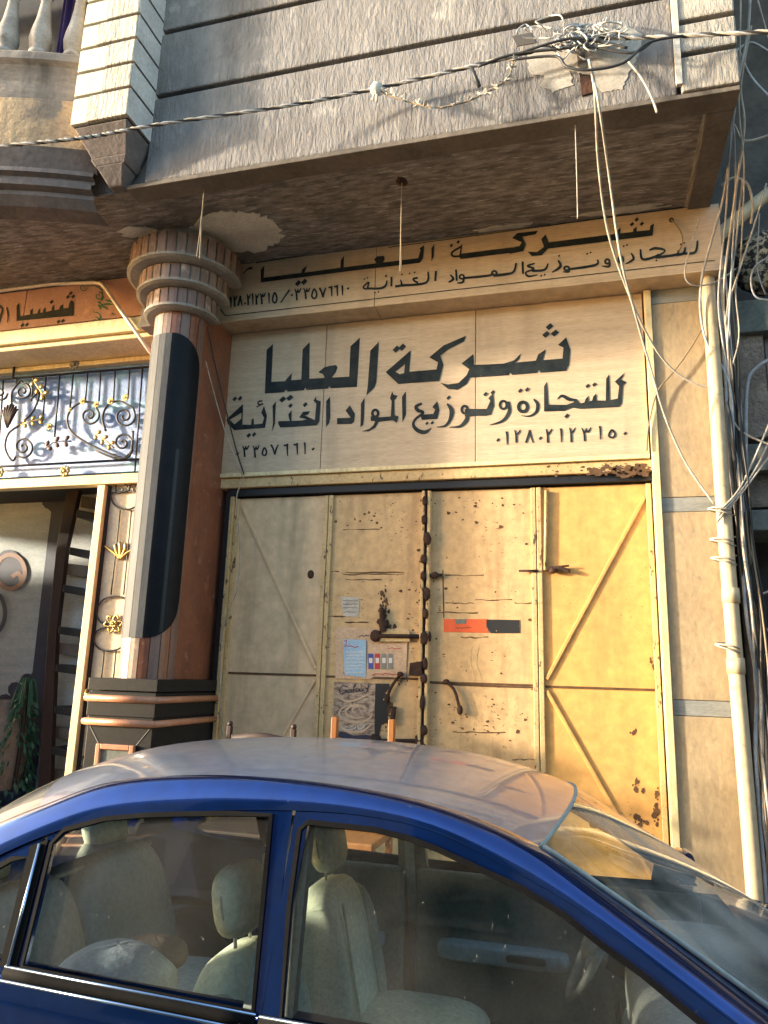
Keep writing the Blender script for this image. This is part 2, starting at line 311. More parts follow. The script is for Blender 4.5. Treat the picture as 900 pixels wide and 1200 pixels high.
# flat lettering and marks on a vertical board: traced points (in a crop at x0, y0 enlarged s times) put down on the board's own plane
class Ink(MB):
    def __init__(s, plane, crop=(0, 0, 1)):
        super().__init__(); s.plane = plane; s.crop = crop; s.k = 0; s.gain = 1.
    def P(s, x, y):
        x0, y0, sc = s.crop; s_ = on_y(x0+x/sc, y0+y/sc, s.plane); return (s_.x, s_.z)
    def sz(s, x, y): return px_size(s.crop[0]+x/s.crop[2], s.crop[1]+y/s.crop[2], s.plane)/s.crop[2]
    def lift(s): s.k += 1; return s.plane-.0002*(s.k % 6)
    def poly(s, pts):
        y = s.lift(); q = [s.P(*p) for p in pts]
        return s.add([(a, y, b) for a, b in q], [tuple(range(len(q)))])
    def dots(s, *cs):
        for c in cs:
            w = c[2]; h = c[3] if len(c) > 3 else w
            s.poly([(c[0]-w*.55, c[1]+h*.1), (c[0]+w*.1, c[1]-h*.55), (c[0]+w*.55, c[1]-h*.1), (c[0]-w*.1, c[1]+h*.55)])
        return s
    def stroke(s, pts, w, closed=False, k=5):
        ws = list(w) if isinstance(w, (list, tuple)) else [w]*len(pts)
        ws = [w_*s.gain for w_ in ws]
        P3 = smooth_path([(p[0], p[1], ws[i]) for i, p in enumerate(pts)], k, closed)
        y = s.lift(); vs = []; n = len(P3)
        for i, p in enumerate(P3):
            t = (P3[(i+1) % n]-P3[i-1]) if closed else P3[min(i+1, n-1)]-P3[max(i-1, 0)]
            L = math.hypot(t.x, t.y) or 1; nx, ny = -t.y/L, t.x/L
            for sg in (-1, 1):
                q = s.P(p.x+sg*nx*p.z/2, p.y+sg*ny*p.z/2); vs.append((q[0], y, q[1]))
        m = n if closed else n-1
        return s.add(vs, [(2*i, 2*i+1, 2*((i+1) % n)+1, 2*((i+1) % n)) for i in range(m)])
    def loop(s, cx, cy, rx, ry, w):
        return s.stroke([(cx+rx*math.cos(a*math.pi/4), cy+ry*math.sin(a*math.pi/4)) for a in range(8)], w, True)
    def digit(s, d, cx, top, bot, w, pen):
        def q(x, y): return (cx+(x-.5)*w, top+(bot-top)*y)
        L = {'1': [[(.3, 0), (.5, .25), (.55, 1)]], '2': [[(.35, 1), (.3, .4), (.1, 0)], [(.2, .25), (.5, .32), (.95, 0)]],
             '3': [[(.35, 1), (.25, .4), (.0, .05)], [(.15, .28), (.38, .34), (.52, .05)], [(.45, .2), (.7, .32), (1, .0)]],
             '6': [[(.0, .12), (.4, .14), (.72, .0)], [(.72, 0), (.68, .4), (.75, 1)]], '7': [[(0, 0), (.3, .45), (.5, 1)], [(.5, 1), (.7, .45), (1, 0)]],
             '8': [[(0, 1), (.3, .5), (.5, 0)], [(.5, 0), (.7, .5), (1, 1)]]}
        if d == '0': s.dots((cx, (top+bot)/2, pen*1.9))
        elif d == '5': s.stroke([q(.5, .08), q(.95, .55), q(.75, .95), q(.35, .98), q(.08, .7)], pen, True)
        else:
            for st in L[d]: s.stroke([q(*p) for p in st], [pen*1.1, pen, pen*.6][:len(st)])
        return s

# ================================================================== SETTING
MB().box(-40, 40, -40, -2.0, -.2, 0).build('street', 'asphalt')['kind'] = 'structure'
pv = MB().box(-40, 40, -2.0, 6, -.2, .15).box(-40, 40, -1.55, 6, .151, .30)
pv.build('pavement', 'pavement', bevel=.01)['kind'] = 'structure'

ob = thing('opposite_building', 'plain tan apartment block across the street behind the viewer', 'building', (2, -11, 0))
MB().box(-13, 22, -17, -11, 0, 6.6).build('wall', 'far_block', ob)
for ix in range(11):
    for iz in range(2):
        x = -11.6+3.1*ix; z = 1.0+3.3*iz
        wv = MB().box(x, x+1.3, -11.0, -10.96, z, z+1.7).build('window', 'dark_room', ob)
        MB().box(x-.08, x+1.38, -10.999, -10.9, z-.1, z-.01).build('sill', 'old_stone', wv)
# ------------------------------------------------------------------ upper storey of the building
ZS = 5.21                                                # underside of the overhang
YF = -1.46                                               # its street face
bld = thing('apartment_building', 'grey stuccoed building overhanging the shopfronts, with a balcony and corner pier', 'building', (-2, 0, .3))
MB().box(-3.38, 1.0, .05, .6, .3, 4.6).box(-9, 1.0, .05, .6, 4.6, 9).build('shop_wall', 'old_stone', bld)
MB().box(-9, .62, -1.40, -.9, ZS+.02, 9).box(-9, .62, -.9, .05, 7.9, 8).build('upper_wall', 'stucco', bld)
f = MB()                                                 # rendered courses between raked grooves, over the wall
for z0, z1 in ((ZS, 5.925), (5.965, 6.505), (6.545, 7.1), (7.14, 7.7), (7.74, 8.3)): f.box(-3.05, .615, YF, -1.39, z0, z1)
f.build('rendered_face', 'stucco', bld, bevel=.012)
f = MB()
for z0, z1 in ((ZS+.005, 5.455), (5.49, 5.69), (5.725, 6.1), (6.14, 6.6), (6.64, 7.2), (7.24, 8.3)): f.box(.64, .965, YF-.02, -1.0, z0, z1)
f.build('corner_courses', 'stucco_block', bld, bevel=.012)
MB().box(.62, .955, -1.42, .05, ZS+.02, 9).build('end_wall', 'concrete_dark', bld)
MB().box(.61, .645, YF-.03, YF-.003, ZS+.05, 8.3).build('white_joint', 'lime', bld)
# underside
MB().box(-9, .96, -1.40, .05, ZS, ZS+.015).build('soffit', 'soffit', bld)
f = MB(); f.box(-3.2, .965, YF+.002, YF+.17, ZS-.03, ZS+.004); f.box(.80, .96, YF+.17, -.3, ZS-.03, ZS+.004); f.build('soffit_rim', 'soffit_rim', bld, bevel=.006)
MB().box(.785, .80, YF+.17, -.32, ZS-.018, ZS-.001).build('soffit_batten', 'ring_under', bld)
def ragged(cx, cy, rx, ry, n=26, seed=1, jag=.22):
    rn = random.Random(seed); return [(cx+rx*math.cos(2*math.pi*i/n)*(1+rn.uniform(-jag, jag)), cy+ry*math.sin(2*math.pi*i/n)*(1+rn.uniform(-jag, jag))) for i in range(n)]
def soffit_patch(pts, name='plaster_patch', m='plaster', th=.008):
    b = MB(); n = len(pts); b.hull([(x, y, ZS-th) for x, y in pts], [(x, y, ZS+.002) for x, y in pts]); return b.build(name, m, bld)
soffit_patch(ragged(-2.66, -.74, .38, .28, 70, seed=3, jag=.11), m='patch_plaster'); soffit_patch(ragged(-3.45, -.93, .16, .07, seed=5), m='patch_plaster'); soffit_patch(ragged(.35, -.36, .3, .035, 30, seed=8, jag=.4), m='lime')
soffit_patch(ragged(-.55, -.34, .22, .03, 24, seed=9, jag=.4), m='lime')
# fallen render round the cable anchor
def face_patch(pxs, m, y0, name):
    rj = random.Random(len(pxs)); P_ = []
    for (a, b), (c, d) in zip(pxs, pxs[1:]+pxs[:1]):
        m_ = max(1, int(math.hypot(c-a, d-b)/3)) if name == 'render_scar' else 1
        P_ += [(a+(c-a)*i/m_+(rj.uniform(-1.6, 1.6) if m_ > 1 else 0), b+(d-b)*i/m_+(rj.uniform(-1.6, 1.6) if m_ > 1 else 0)) for i in range(m_)]
    q = [(on_y(x, y, y0).x, on_y(x, y, y0).z) for x, y in P_]; return MB().prism(q, y0, y0+.03).build(name, m, bld)
face_patch([(617, 62), (640, 50), (668, 44), (700, 40), (735, 30), (752, 40), (748, 66), (735, 90), (728, 104), (706, 108), (690, 88), (668, 82), (672, 100), (648, 108), (634, 100), (638, 88), (622, 86)], 'plaster', YF-.004, 'render_scar')
face_patch([(676, 60), (684, 57), (687, 78), (684, 82), (677, 78)], 'groove', YF-.008, 'anchor_hole')
face_patch([(679, 86), (692, 88), (694, 108), (682, 112)], 'rust', YF-.012, 'anchor_plate')
face_patch([(600, 42), (622, 38), (628, 50), (606, 54)], 'groove', YF-.004, 'anchor_hole')

# corner pier of coursed blocks with a stepped corbel under it
f1 = MB(); f2 = MB(); f3 = MB(); zc = [5.54, 5.78, 5.99, 6.20, 6.41, 6.62, 6.83, 7.04, 7.7]
PX0, PX1, PYF = -3.51, -3.04, -1.75
for i in range(len(zc)-1):
    z0, z1 = zc[i]+.012, zc[i+1]-.012
    sp = PX0+(.24 if i in (1, 2) else .14 if i % 3 == 0 else .2)
    f1.box(PX0, sp, PYF, -1.3, z0, z1); f2.box(sp+.001, PX1, PYF-.006, -1.31, z0, z1)
    f3.box(PX1+.0005, PX1+.006, PYF+.004, -1.32, z0, z1)
f1.build('pier_blocks', 'quoin_smooth', bld, bevel=.006); f2.build('pier_blocks', 'quoin_rough', bld, bevel=.008); f3.build('pier_cheek', 'quoin_side', bld)
MB().box(PX0+.012, PX1-.012, PYF+.03, -1.3, 5.55, 7.7).build('pier_core', 'groove', bld)
def rect(x0, x1, y0, y1, z): return [(x0, y0, z), (x1, y0, z), (x1, y1, z), (x0, y1, z)]
f = MB(); f.hull(rect(PX0+.02, PX1-.01, PYF+.02, -1.42, 5.54), rect(PX0+.1, PX1-.08, -1.60, -1.42, 5.36))
f.hull(rect(PX0+.09, PX1-.07, -1.615, -1.42, 5.36), rect(PX0+.12, PX1-.10, -1.58, -1.42, 5.31)); f.hull(rect(PX0+.13, PX1-.11, -1.59, -1.42, 5.31), rect(PX0+.19, PX1-.17, -1.49, -1.42, 5.19))
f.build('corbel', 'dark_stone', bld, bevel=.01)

# bow fronted balcony to its left
def bow(x, d=0.): return -1.58-.33*(1-((x+5.2)/1.62)**2)-d
xs = [-3.62-.12*i for i in range(28)]
def bow_band(prof, name, m):
    g = MB(); n = len(prof)
    g.grid(lambda u, v: (lambda x, q: (x, bow(x, q[0]), q[1]-.17))(-3.45-3.4*u, prof[min(int(round(v*(n-1))), n-1)]), 30, n-1); return g.build(name, m, bld, smooth=False)
bow_band([(-.2, 6.44), (.06, 6.44), (.075, 6.42), (.075, 6.36), (.04, 6.33), (.02, 6.29)], 'balcony_sill', 'old_stone')
bow_band([(.02, 6.29), (.0, 6.22), (-.01, 6.08)], 'balcony_apron', 'old_stone')
bow_band([(-.01, 6.08), (.012, 6.06), (.015, 5.8), (.01, 5.66)], 'peeled_render', 'peeled')
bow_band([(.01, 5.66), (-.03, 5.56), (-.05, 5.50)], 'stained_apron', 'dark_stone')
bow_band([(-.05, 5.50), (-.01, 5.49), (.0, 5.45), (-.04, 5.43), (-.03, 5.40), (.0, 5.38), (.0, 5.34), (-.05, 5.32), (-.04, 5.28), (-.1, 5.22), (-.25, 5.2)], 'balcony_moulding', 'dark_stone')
bprof = [(.05, 6.44), (.075, 6.45), (.075, 6.48), (.055, 6.50), (.075, 6.53), (.085, 6.60), (.075, 6.68), (.055, 6.78), (.042, 6.9), (.036, 7.0), (.05, 7.02), (.05, 7.05), (.036, 7.07), (.05, 7.14), (.08, 7.2), (.06, 7.27), (.05, 7.3)]
for i in range(8):
    x = -3.70-.245*i
    MB().lathe([(a, b-.17) for a, b in bprof], x, bow(x)+.02, 16).build('baluster', 'baluster', bld, smooth=True)
bow_band([(-.14, 7.3), (.08, 7.3), (.08, 7.42), (-.14, 7.42)], 'balcony_rail', 'old_stone')
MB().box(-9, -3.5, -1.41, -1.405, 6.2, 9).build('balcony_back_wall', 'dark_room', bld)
MB().box(-9, -3.5, -1.6, -.4, 6.15, 6.22).build('balcony_floor', 'dark_stone', bld)
ct = MB().grid(lambda u, v: (-4.02+.22*u, -1.45+.02*math.sin(u*20), 6.45+1.2*v), 24, 2).build('purple_cloth', 'purple', smooth=True, solid=.004)
tag(ct, 'purple cloth hanging behind the balcony balusters', 'cloth')

# ------------------------------------------------------------------ upper sign board
YU = -.30
up = thing('shop_sign', 'long upper beige stone sign tucked beneath the soffit, with fine ruled border', 'sign', (-1, YU, 4.66))
MB().box(-3.10, -1.605, YU, .045, 4.665, ZS-.006).box(-1.601, 1.02, YU, .045, 4.665, ZS-.006).build('board', 'travertine', up, bevel=.004)
UP = YU-.003
k = Ink(UP)
for a, b in (((300, 308), (412, 290)), ((455, 290), (800, 243)), ((264, 370), (838, 305))): k.stroke([a, ((a[0]+b[0])/2, (a[1]+b[1])/2), b], .9)
k.stroke([(245, 361), (257, 362), (264, 370)], 1.2)
k.build('border_line', 'letter', up)
k = Ink(UP)
k.poly([(305.6, 316), (309.8, 311), (309, 325.4), (353.2, 319.6), (354, 315.7), (360, 311.2), (357, 319.4), (398.9, 313.7), (399.3, 305), (403.2, 299.6), (402.8, 313.2), (490, 302.5), (493, 293), (491.6, 291), (497, 287.4), (495.6, 303), (492, 308), (420, 316.4), (305.6, 331)])
k.crop = (420, 250, 5)
k.poly([(92, 270), (110, 252), (150, 250), (155, 265), (140, 297), (110, 297)]); k.poly([(428, 205), (445, 180), (440, 255), (428, 282)])
k.stroke([(603, 195), (550, 228), (556, 252), (600, 250)], 12); k.poly([(602, 185), (610, 180), (603, 236), (900, 199), (900, 231), (600, 268), (590, 255)])
k.dots((545, 188, 20), (585, 168, 20))
k.crop = (580, 240, 3.4615)
k.poly([(60, 175), (100, 167), (108, 152), (70, 135), (90, 115), (175, 105), (165, 120), (110, 130), (125, 160), (115, 188), (60, 199)])
k.poly([(188, 140), (205, 120), (218, 152), (490, 118), (495, 105), (510, 92), (508, 116), (560, 110), (562, 98), (575, 88), (575, 108), (628, 102), (630, 85), (645, 75), (640, 125), (215, 178), (190, 205), (150, 208), (132, 190), (170, 192), (200, 170)])
k.dots((575, 60, 17), (556, 79, 17), (596, 77, 17))
k.crop = (255, 270, 5.143); k.dots((485, 318, 36), (522, 310, 36))
k.stroke([(155, 262), (178, 236), (200, 226)], [4, 8, 14]); k.dots((202, 228, 18))
k.build('lettering', 'letter', up)
k = Ink(UP, (420, 250, 5)); k.gain = 1.45
k.stroke([(60, 402), (28, 432), (50, 442), (62, 402)], 7); k.stroke([(50, 440), (125, 440), (158, 425), (168, 392)], [9, 9, 9, 5]); k.dots((35, 385, 11), (53, 378, 11), (98, 465, 11), (118, 460, 11)); k.stroke([(168, 360), (157, 368), (170, 372)], 4)
k.stroke([(193, 372), (193, 428)], 8); k.stroke([(215, 428), (252, 420), (246, 388)], [9, 9, 4]); k.stroke([(252, 423), (395, 407), (408, 342)], [10, 9, 6])
k.stroke([(348, 378), (322, 384), (330, 398), (350, 406)], 8); k.dots((255, 358, 12), (300, 352, 11), (330, 346, 12)); k.stroke([(454, 338), (450, 396)], 8)
k.stroke([(538, 360), (556, 385), (528, 404)], [5, 10, 6]); k.stroke([(572, 330), (576, 396)], 8); k.loop(606, 372, 13, 12, 7); k.stroke([(618, 378), (610, 404), (578, 408)], [8, 9, 4])
k.stroke([(615, 380), (765, 364), (790, 350)], 9); k.loop(796, 350, 14, 12, 8); k.stroke([(790, 364), (900, 350)], 8)
k.crop = (580, 240, 3.4615)
k.stroke([(-5, 288), (70, 276), (86, 236)], [7, 6, 5]); k.stroke([(112, 230), (114, 280)], 6)
k.stroke([(162, 238), (132, 248), (158, 260), (126, 274), (136, 290), (172, 284)], [4, 6, 6, 5, 6, 3]); k.stroke([(150, 268), (200, 264), (216, 238)], [7, 7, 4]); k.dots((188, 288, 9), (202, 284, 9))
k.stroke([(256, 225), (266, 250), (232, 274)], [4, 8, 3]); k.dots((260, 207, 9)); k.loop(291, 258, 10, 8, 6); k.stroke([(300, 262), (298, 272), (275, 272)], [6, 6, 3]); k.stroke([(298, 262), (408, 244), (416, 222)], [6, 7, 4]); k.dots((374, 199, 9), (388, 194, 9))
k.loop(456, 230, 9, 9, 6); k.stroke([(466, 234), (462, 250), (434, 248)], [6, 7, 3]); k.loop(511, 222, 9, 13, 6); k.dots((522, 168, 9), (536, 163, 9)); k.stroke([(552, 196), (562, 220), (530, 240)], [4, 7, 3])
k.stroke([(590, 180), (598, 220), (640, 214), (665, 200)], [5, 7, 7, 4]); k.stroke([(626, 184), (652, 176), (690, 186), (655, 212)], [4, 8, 5, 6]); k.dots((655, 226, 9)); k.stroke([(650, 214), (735, 202), (742, 184)], [7, 7, 4]); k.stroke([(736, 204), (766, 196), (772, 172)], [7, 7, 4]); k.stroke([(766, 198), (812, 192), (822, 145)], [7, 7, 5]); k.dots((754, 160, 9), (768, 155, 9))
k.build('lettering', 'letter', up)
k = Ink(UP, (255, 270, 5.143)); k.gain = 1.35
for d, cx, t, b, w in (('0', 52, 428, 448, 0), ('1', 80, 400, 465, 14), ('2', 107, 393, 460, 24), ('8', 136, 393, 455, 26), ('0', 165, 430, 450, 0), ('2', 188, 385, 450, 24), ('1', 212, 380, 448, 14), ('2', 238, 382, 448, 22), ('3', 272, 375, 445, 32), ('1', 310, 376, 440, 14), ('5', 344, 370, 436, 30),
                       ('0', 448, 380, 400, 0), ('3', 484, 348, 422, 38), ('3', 538, 345, 414, 38), ('5', 582, 348, 410, 34), ('7', 634, 345, 404, 40), ('6', 682, 335, 398, 28), ('6', 716, 330, 396, 28), ('1', 752, 332, 392, 14), ('0', 787, 340, 360, 0)):
    k.digit(d, cx, t, b, w, 8)
k.stroke([(434, 358), (380, 436)], [8, 6])
k.build('lettering', 'letter', up)
q = Ink(YU-.002); q.crop = (580, 240, 3.4615); q.loop(716, 62, 5, 5, 11); q.build('cable_hole', 'groove', up)

# ------------------------------------------------------------------ main sign
YM = -.08
ms = thing('shop_sign', 'large beige stone sign above the gate with the biggest black lettering', 'sign', (-1.3, YM, 3.36))
f = MB()
for a, b in ((-3.03, -2.09), (-2.085, -.81), (-.805, .47)): f.box(a, b, YM, .045, 3.37, 4.66)
f.build('board', 'travertine', ms, bevel=.003)
MB().box(-3.03, .47, YM-.02, .04, 3.335, 3.368).build('bottom_edge', 'cream_paint', ms, bevel=.004)
MP = YM-.003
k = Ink(MP, (300, 370, 6))
k.poly([(75, 240), (120, 198), (108, 465), (205, 460), (212, 448), (253, 402), (248, 453), (318, 448), (328, 235), (378, 185), (374, 443), (655, 428), (664, 215), (731, 152), (709, 500), (528, 510), (515, 496), (508, 512), (357, 522), (346, 505), (337, 524), (224, 534), (211, 520), (196, 537), (62, 547)])
k.poly([(438, 398), (480, 362), (520, 352), (562, 347), (574, 362), (560, 400), (530, 440), (490, 440), (470, 410)]); k.poly([(804, 245), (864, 183), (846, 470), (832, 505), (776, 560), (786, 490)])
k.crop = (440, 370, 3.75)
k.poly([(45, 248), (155, 152), (142, 203), (88, 246), (108, 258), (100, 300)]); k.poly([(155, 152), (148, 246), (268, 236), (275, 205), (236, 183), (300, 130), (398, 88), (390, 112), (320, 148), (285, 175), (298, 215), (280, 287), (100, 300), (107, 257), (126, 252), (130, 208)])
k.dots((92, 147, 30), (118, 138, 30))
k.poly([(378, 210), (430, 168), (432, 215), (490, 214), (565, 210), (610, 195), (640, 165), (632, 190), (614, 206), (705, 197), (715, 170), (748, 148), (735, 195), (822, 188), (826, 140), (802, 128), (838, 95), (856, 150), (850, 215), (838, 242), (725, 250), (718, 237), (708, 251), (600, 260), (592, 247), (585, 261), (415, 272), (400, 300), (360, 325), (320, 322), (285, 295), (320, 302), (365, 295), (400, 262), (412, 235)])
k.dots((765, 48, 32, 28), (750, 82, 32, 28), (788, 76, 34, 28))
k.crop = (260, 450, 6.43); k.dots((458, 116, 52, 44), (512, 104, 52, 44))
k.build('lettering', 'letter', ms)
k = Ink(MP, (260, 450, 6.43))
k.poly([(35, 265), (160, 150), (150, 215), (60, 270), (95, 305), (95, 350), (45, 300)]); k.poly([(160, 150), (155, 305), (220, 308), (225, 265), (240, 260), (243, 305), (305, 298), (318, 255), (296, 215), (318, 165), (340, 240), (325, 330), (95, 347), (94, 305), (146, 262), (150, 215)])
k.dots((98, 112, 34), (138, 108, 34), (203, 387, 34), (243, 380, 34)); k.stroke([(306, 128), (280, 130), (272, 146), (285, 156), (312, 148)], 11); k.stroke([(300, 152), (262, 174)], 9)
k.poly([(382, 165), (408, 130), (400, 300), (378, 358), (385, 290)])
k.poly([(425, 280), (512, 278), (500, 230), (525, 198), (525, 278), (600, 275), (642, 266), (582, 252), (612, 210), (665, 204), (652, 228), (625, 238), (668, 256), (700, 272), (712, 150), (690, 125), (712, 92), (712, 118), (745, 130), (735, 280), (715, 312), (440, 328), (425, 302)])
k.dots((517, 163, 32), (628, 155, 36)); k.poly([(785, 130), (815, 95), (818, 250), (808, 295), (785, 325)])
k.crop = (390, 440, 5)
k.poly([(25, 250), (105, 248), (75, 205), (100, 175), (130, 225), (125, 270), (110, 284), (25, 285)]); k.poly([(165, 165), (186, 130), (183, 240), (178, 290), (162, 302)])
k.loop(249, 222, 17, 20, 16); k.poly([(240, 238), (275, 245), (340, 240), (345, 150), (335, 135), (348, 92), (355, 112), (380, 120), (360, 145), (362, 233), (385, 240), (375, 278), (350, 262), (268, 272), (250, 305), (210, 328), (170, 328), (215, 312), (238, 292), (248, 268), (222, 266), (222, 240)])
k.poly([(405, 125), (428, 92), (428, 230), (408, 275)])
k.stroke([(522, 164), (488, 182), (500, 205), (530, 218), (485, 255), (472, 290), (498, 322), (540, 332), (578, 308)], [14, 20, 22, 16, 14, 18, 24, 22, 5])
k.poly([(512, 230), (588, 225), (600, 200), (583, 185), (612, 150), (624, 205), (612, 255), (522, 260)]); k.dots((552, 280, 20), (583, 277, 20))
k.stroke([(670, 165), (696, 205), (685, 262), (655, 296), (608, 302)], [10, 26, 18, 12, 4]); k.dots((678, 130, 24))
k.loop(772, 200, 17, 22, 14); k.stroke([(792, 220), (782, 262), (745, 298), (682, 303)], [16, 24, 16, 4]); k.poly([(775, 206), (905, 200), (905, 236), (775, 236)])
k.crop = (540, 425, 4.2857)
k.poly([(20, 232), (130, 232), (148, 192), (138, 178), (162, 153), (166, 215), (150, 262), (20, 272)]); k.dots((124, 158, 22), (160, 149, 22)); k.loop(213, 212, 17, 20, 12); k.stroke([(238, 195), (243, 245), (210, 292), (145, 313)], [14, 18, 14, 3])
k.loop(312, 222, 22, 24, 17); k.dots((298, 141, 22), (333, 135, 22)); k.stroke([(366, 183), (386, 210), (378, 248), (345, 268), (303, 266)], [8, 18, 14, 9, 3])
k.stroke([(485, 184), (508, 166), (545, 184), (583, 186)], [4, 13, 18, 7])
k.poly([(418, 118), (432, 95), (440, 210), (530, 212), (568, 198), (560, 186), (580, 182), (600, 205), (620, 200), (628, 180), (642, 165), (642, 195), (660, 190), (665, 170), (680, 155), (682, 190), (728, 190), (730, 80), (745, 58), (748, 188), (788, 180), (795, 118), (773, 95), (825, 48), (805, 85), (832, 98), (815, 115), (808, 205), (795, 222), (600, 232), (560, 226), (520, 242), (418, 245)])
k.dots((532, 268, 24), (637, 117, 21), (670, 110, 21))
k.build('lettering', 'letter', ms)
k = Ink(MP, (540, 425, 4.2857))
for d, cx, t, b, w in (('0', 187, 376, 400, 0), ('1', 232, 345, 412, 18), ('2', 284, 338, 402, 34), ('8', 345, 338, 402, 38), ('0', 400, 368, 390, 0), ('2', 442, 333, 402, 34), ('1', 504, 330, 400, 18), ('2', 560, 326, 400, 34), ('3', 630, 325, 395, 46), ('1', 700, 318, 386, 18), ('5', 758, 335, 376, 36), ('0', 825, 345, 366, 0)): k.digit(d, cx, t, b, w, 9.5)
k.crop = (260, 450, 6.43)
for d, cx, t, b, w in (('0', 118, 512, 540, 0), ('3', 180, 462, 550, 48), ('3', 258, 460, 555, 46), ('5', 320, 476, 538, 36), ('7', 398, 456, 532, 56), ('6', 486, 450, 542, 40), ('6', 560, 445, 532, 40), ('1', 626, 440, 530, 22), ('0', 688, 476, 504, 0)): k.digit(d, cx, t, b, w, 13)
k.build('lettering', 'letter', ms)

# ------------------------------------------------------------------ folding metal gate
gate = thing('metal_gate', 'rusty yellow four leaf metal gate with diagonal braces', 'gate', (-1.2, 0, .3))
XB = [-2.885, -2.02, -1.20, -.355, .475]; GT = 3.165
MB().box(-3.0, .50, -.075, .03, 3.245, 3.333).build('lintel', 'gate_frame', gate, bevel=.008)
MB().box(-2.93, .50, -.045, .04, 3.18, 3.243).build('top_track', 'black_iron', gate, bevel=.004)
MB().box(-2.93, -2.893, -.055, .04, .3, 3.178).build('side_jamb', 'black_iron', gate)
MB().box(-2.893, -2.86, -.05, .04, .3, 3.178).build('jamb_strip', 'gate_frame', gate, bevel=.003)
zl = [1.72, 1.715, 1.695, 1.69]
for i in range(4):
    a, b = XB[i]+.003, XB[i+1]-.003
    if i == 0: a = -2.857
    leaf = MB().box(a, b, .0, .02, .33, GT).build('gate_leaf', ('gate_dull', 'gate_worn', 'gate_worn', 'gate')[i], gate)
    zz = zl[i]; f = MB()
    def bar(x0, x1, z0, z1, t=.022): f.box(x0, x1, -t, -.001, z0, z1)
    bar(a, a+.035, .33, GT); bar(b-.035, b, .33, GT)
    f.build('leaf_frame', 'gate_frame', leaf, bevel=.004)
    MB().box(a+.04, b-.04, -.006, -.0005, zz-.008, zz+.008).build('seam', 'rust_line', leaf)
    if i in (0, 3):
        f = MB()
        if i == 0: pts = (((-2.80, 3.10), (-2.065, 1.77)), ((-2.075, 1.68), (-2.80, .40)))
        else: pts = (((.43, 3.07), (-.30, 1.74)), ((-.30, 1.66), (.43, .36)))
        for p, q_ in pts: f.bar((p[0], -.008, p[1]), (q_[0], -.008, q_[1]), .026, .013)
        f.build('brace', 'gate_dull' if i == 0 else 'gate', leaf, bevel=.004)
# central meeting stiles with welded lumps
f = MB().box(-1.235, -1.212, -.05, -.023, .33, GT).box(-1.188, -1.165, -.05, -.023, .33, GT); f.build('meeting_stile', 'gate_frame', gate, bevel=.004)
MB().box(-1.211, -1.189, -.03, -.0235, .33, GT).build('meeting_gap', 'rust', gate)
rn = random.Random(4)
for z in (3.08, 2.93, 2.78, 2.62, 2.49, 2.35, 2.2, 2.02, 1.83, 1.72, 1.55, 1.35, 1.2):
    MB().blob((-1.2+rn.uniform(-.02, .02), -.055, z), (.02+rn.uniform(0, .014), .014, .03+rn.uniform(0, .025)), 2.2, 10, 6, noise=.12).build('weld_lump', 'rust', gate, smooth=True)
def gp(x, y, Y=-.03): p = on_y(x, y, Y); return (p.x, Y, p.z)
def gate_part(name, mb, m='rust', bevel=.003, smooth=False): return mb.build(name, m, gate, bevel=0 if smooth else bevel, smooth=smooth)
a = gp(440, 745); b = gp(500, 746)
gate_part('slide_bolt', MB().tube([a, b], .016, 8).blob(a, (.045, .02, .045), 2.4, 10, 6, noise=.1).blob(b, (.035, .02, .045), 2.4, 10, 6, noise=.1), smooth=True)
c1 = gp(449, 730); gate_part('bolt_handle', MB().tube([gp(447, 712), gp(449, 740)], [.018, .03], 8).box(c1[0]-.03, c1[0]+.03, -.045, -.02, c1[2]-.03, c1[2]+.02))
gate_part('bolt_plate', MB().prism([gp(445, 737)[::2], gp(480, 739)[::2], gp(480, 752)[::2], gp(445, 752)[::2]], -.027, -.02), 'gate_frame')
gate_part('hasp', MB().prism([gp(481, 777)[::2], gp(495, 775)[::2], gp(496, 792)[::2], gp(480, 792)[::2]], -.06, -.024))
for pts, m in (([(523, 799), (533, 810), (539, 832)], 'rust'), ([(469, 790), (458, 806), (454, 818)], 'rust')):
    gate_part('hanging_latch', MB().tube(smooth_path([gp(x, y) for x, y in pts]), .012, 7).blob(gp(*pts[-1]), (.022, .015, .035), 2.2, 8, 6).blob(gp(*pts[0]), (.025, .015, .02), 2.2, 8, 6), m, smooth=True)
gate_part('lower_lock', MB().tube([gp(440, 868), gp(497, 868)], .014, 8).blob(gp(440, 868), (.05, .02, .045), 2.6, 10, 6, noise=.1).blob(gp(492, 868), (.04, .02, .05), 2.4, 10, 6, noise=.1).tube([gp(462, 828), gp(459, 850)], .02, 8), smooth=True)
gate_part('latch', MB().tube(smooth_path([gp(640, 667), gp(655, 666), gp(668, 670)]), [.02, .028, .012]+[.012]*0 if False else .016, 7).blob(gp(648, 668), (.035, .02, .025), 2.4, 8, 6).tube([gp(652, 664), gp(667, 663)], .007, 6), smooth=True)
gate_part('lock_hole', MB().blob(gp(364, 673, -.004), (.028, .01, .035), 2.2, 10, 6), smooth=True)
gate_part('stub_bolt', MB().tube([gp(494, 675), gp(518, 674)], .013, 7).blob(gp(510, 674), (.03, .015, .025), 2.2, 8, 6, noise=.15), smooth=True)
gate_part('stub_bolt', MB().tube([gp(608, 669), gp(630, 669)], .009, 7), smooth=True)
gate_part('edge_rod', MB().tube([gp(640, 575, -.02), gp(639, 668, -.02)], .012, 7), 'gate_frame', smooth=True)
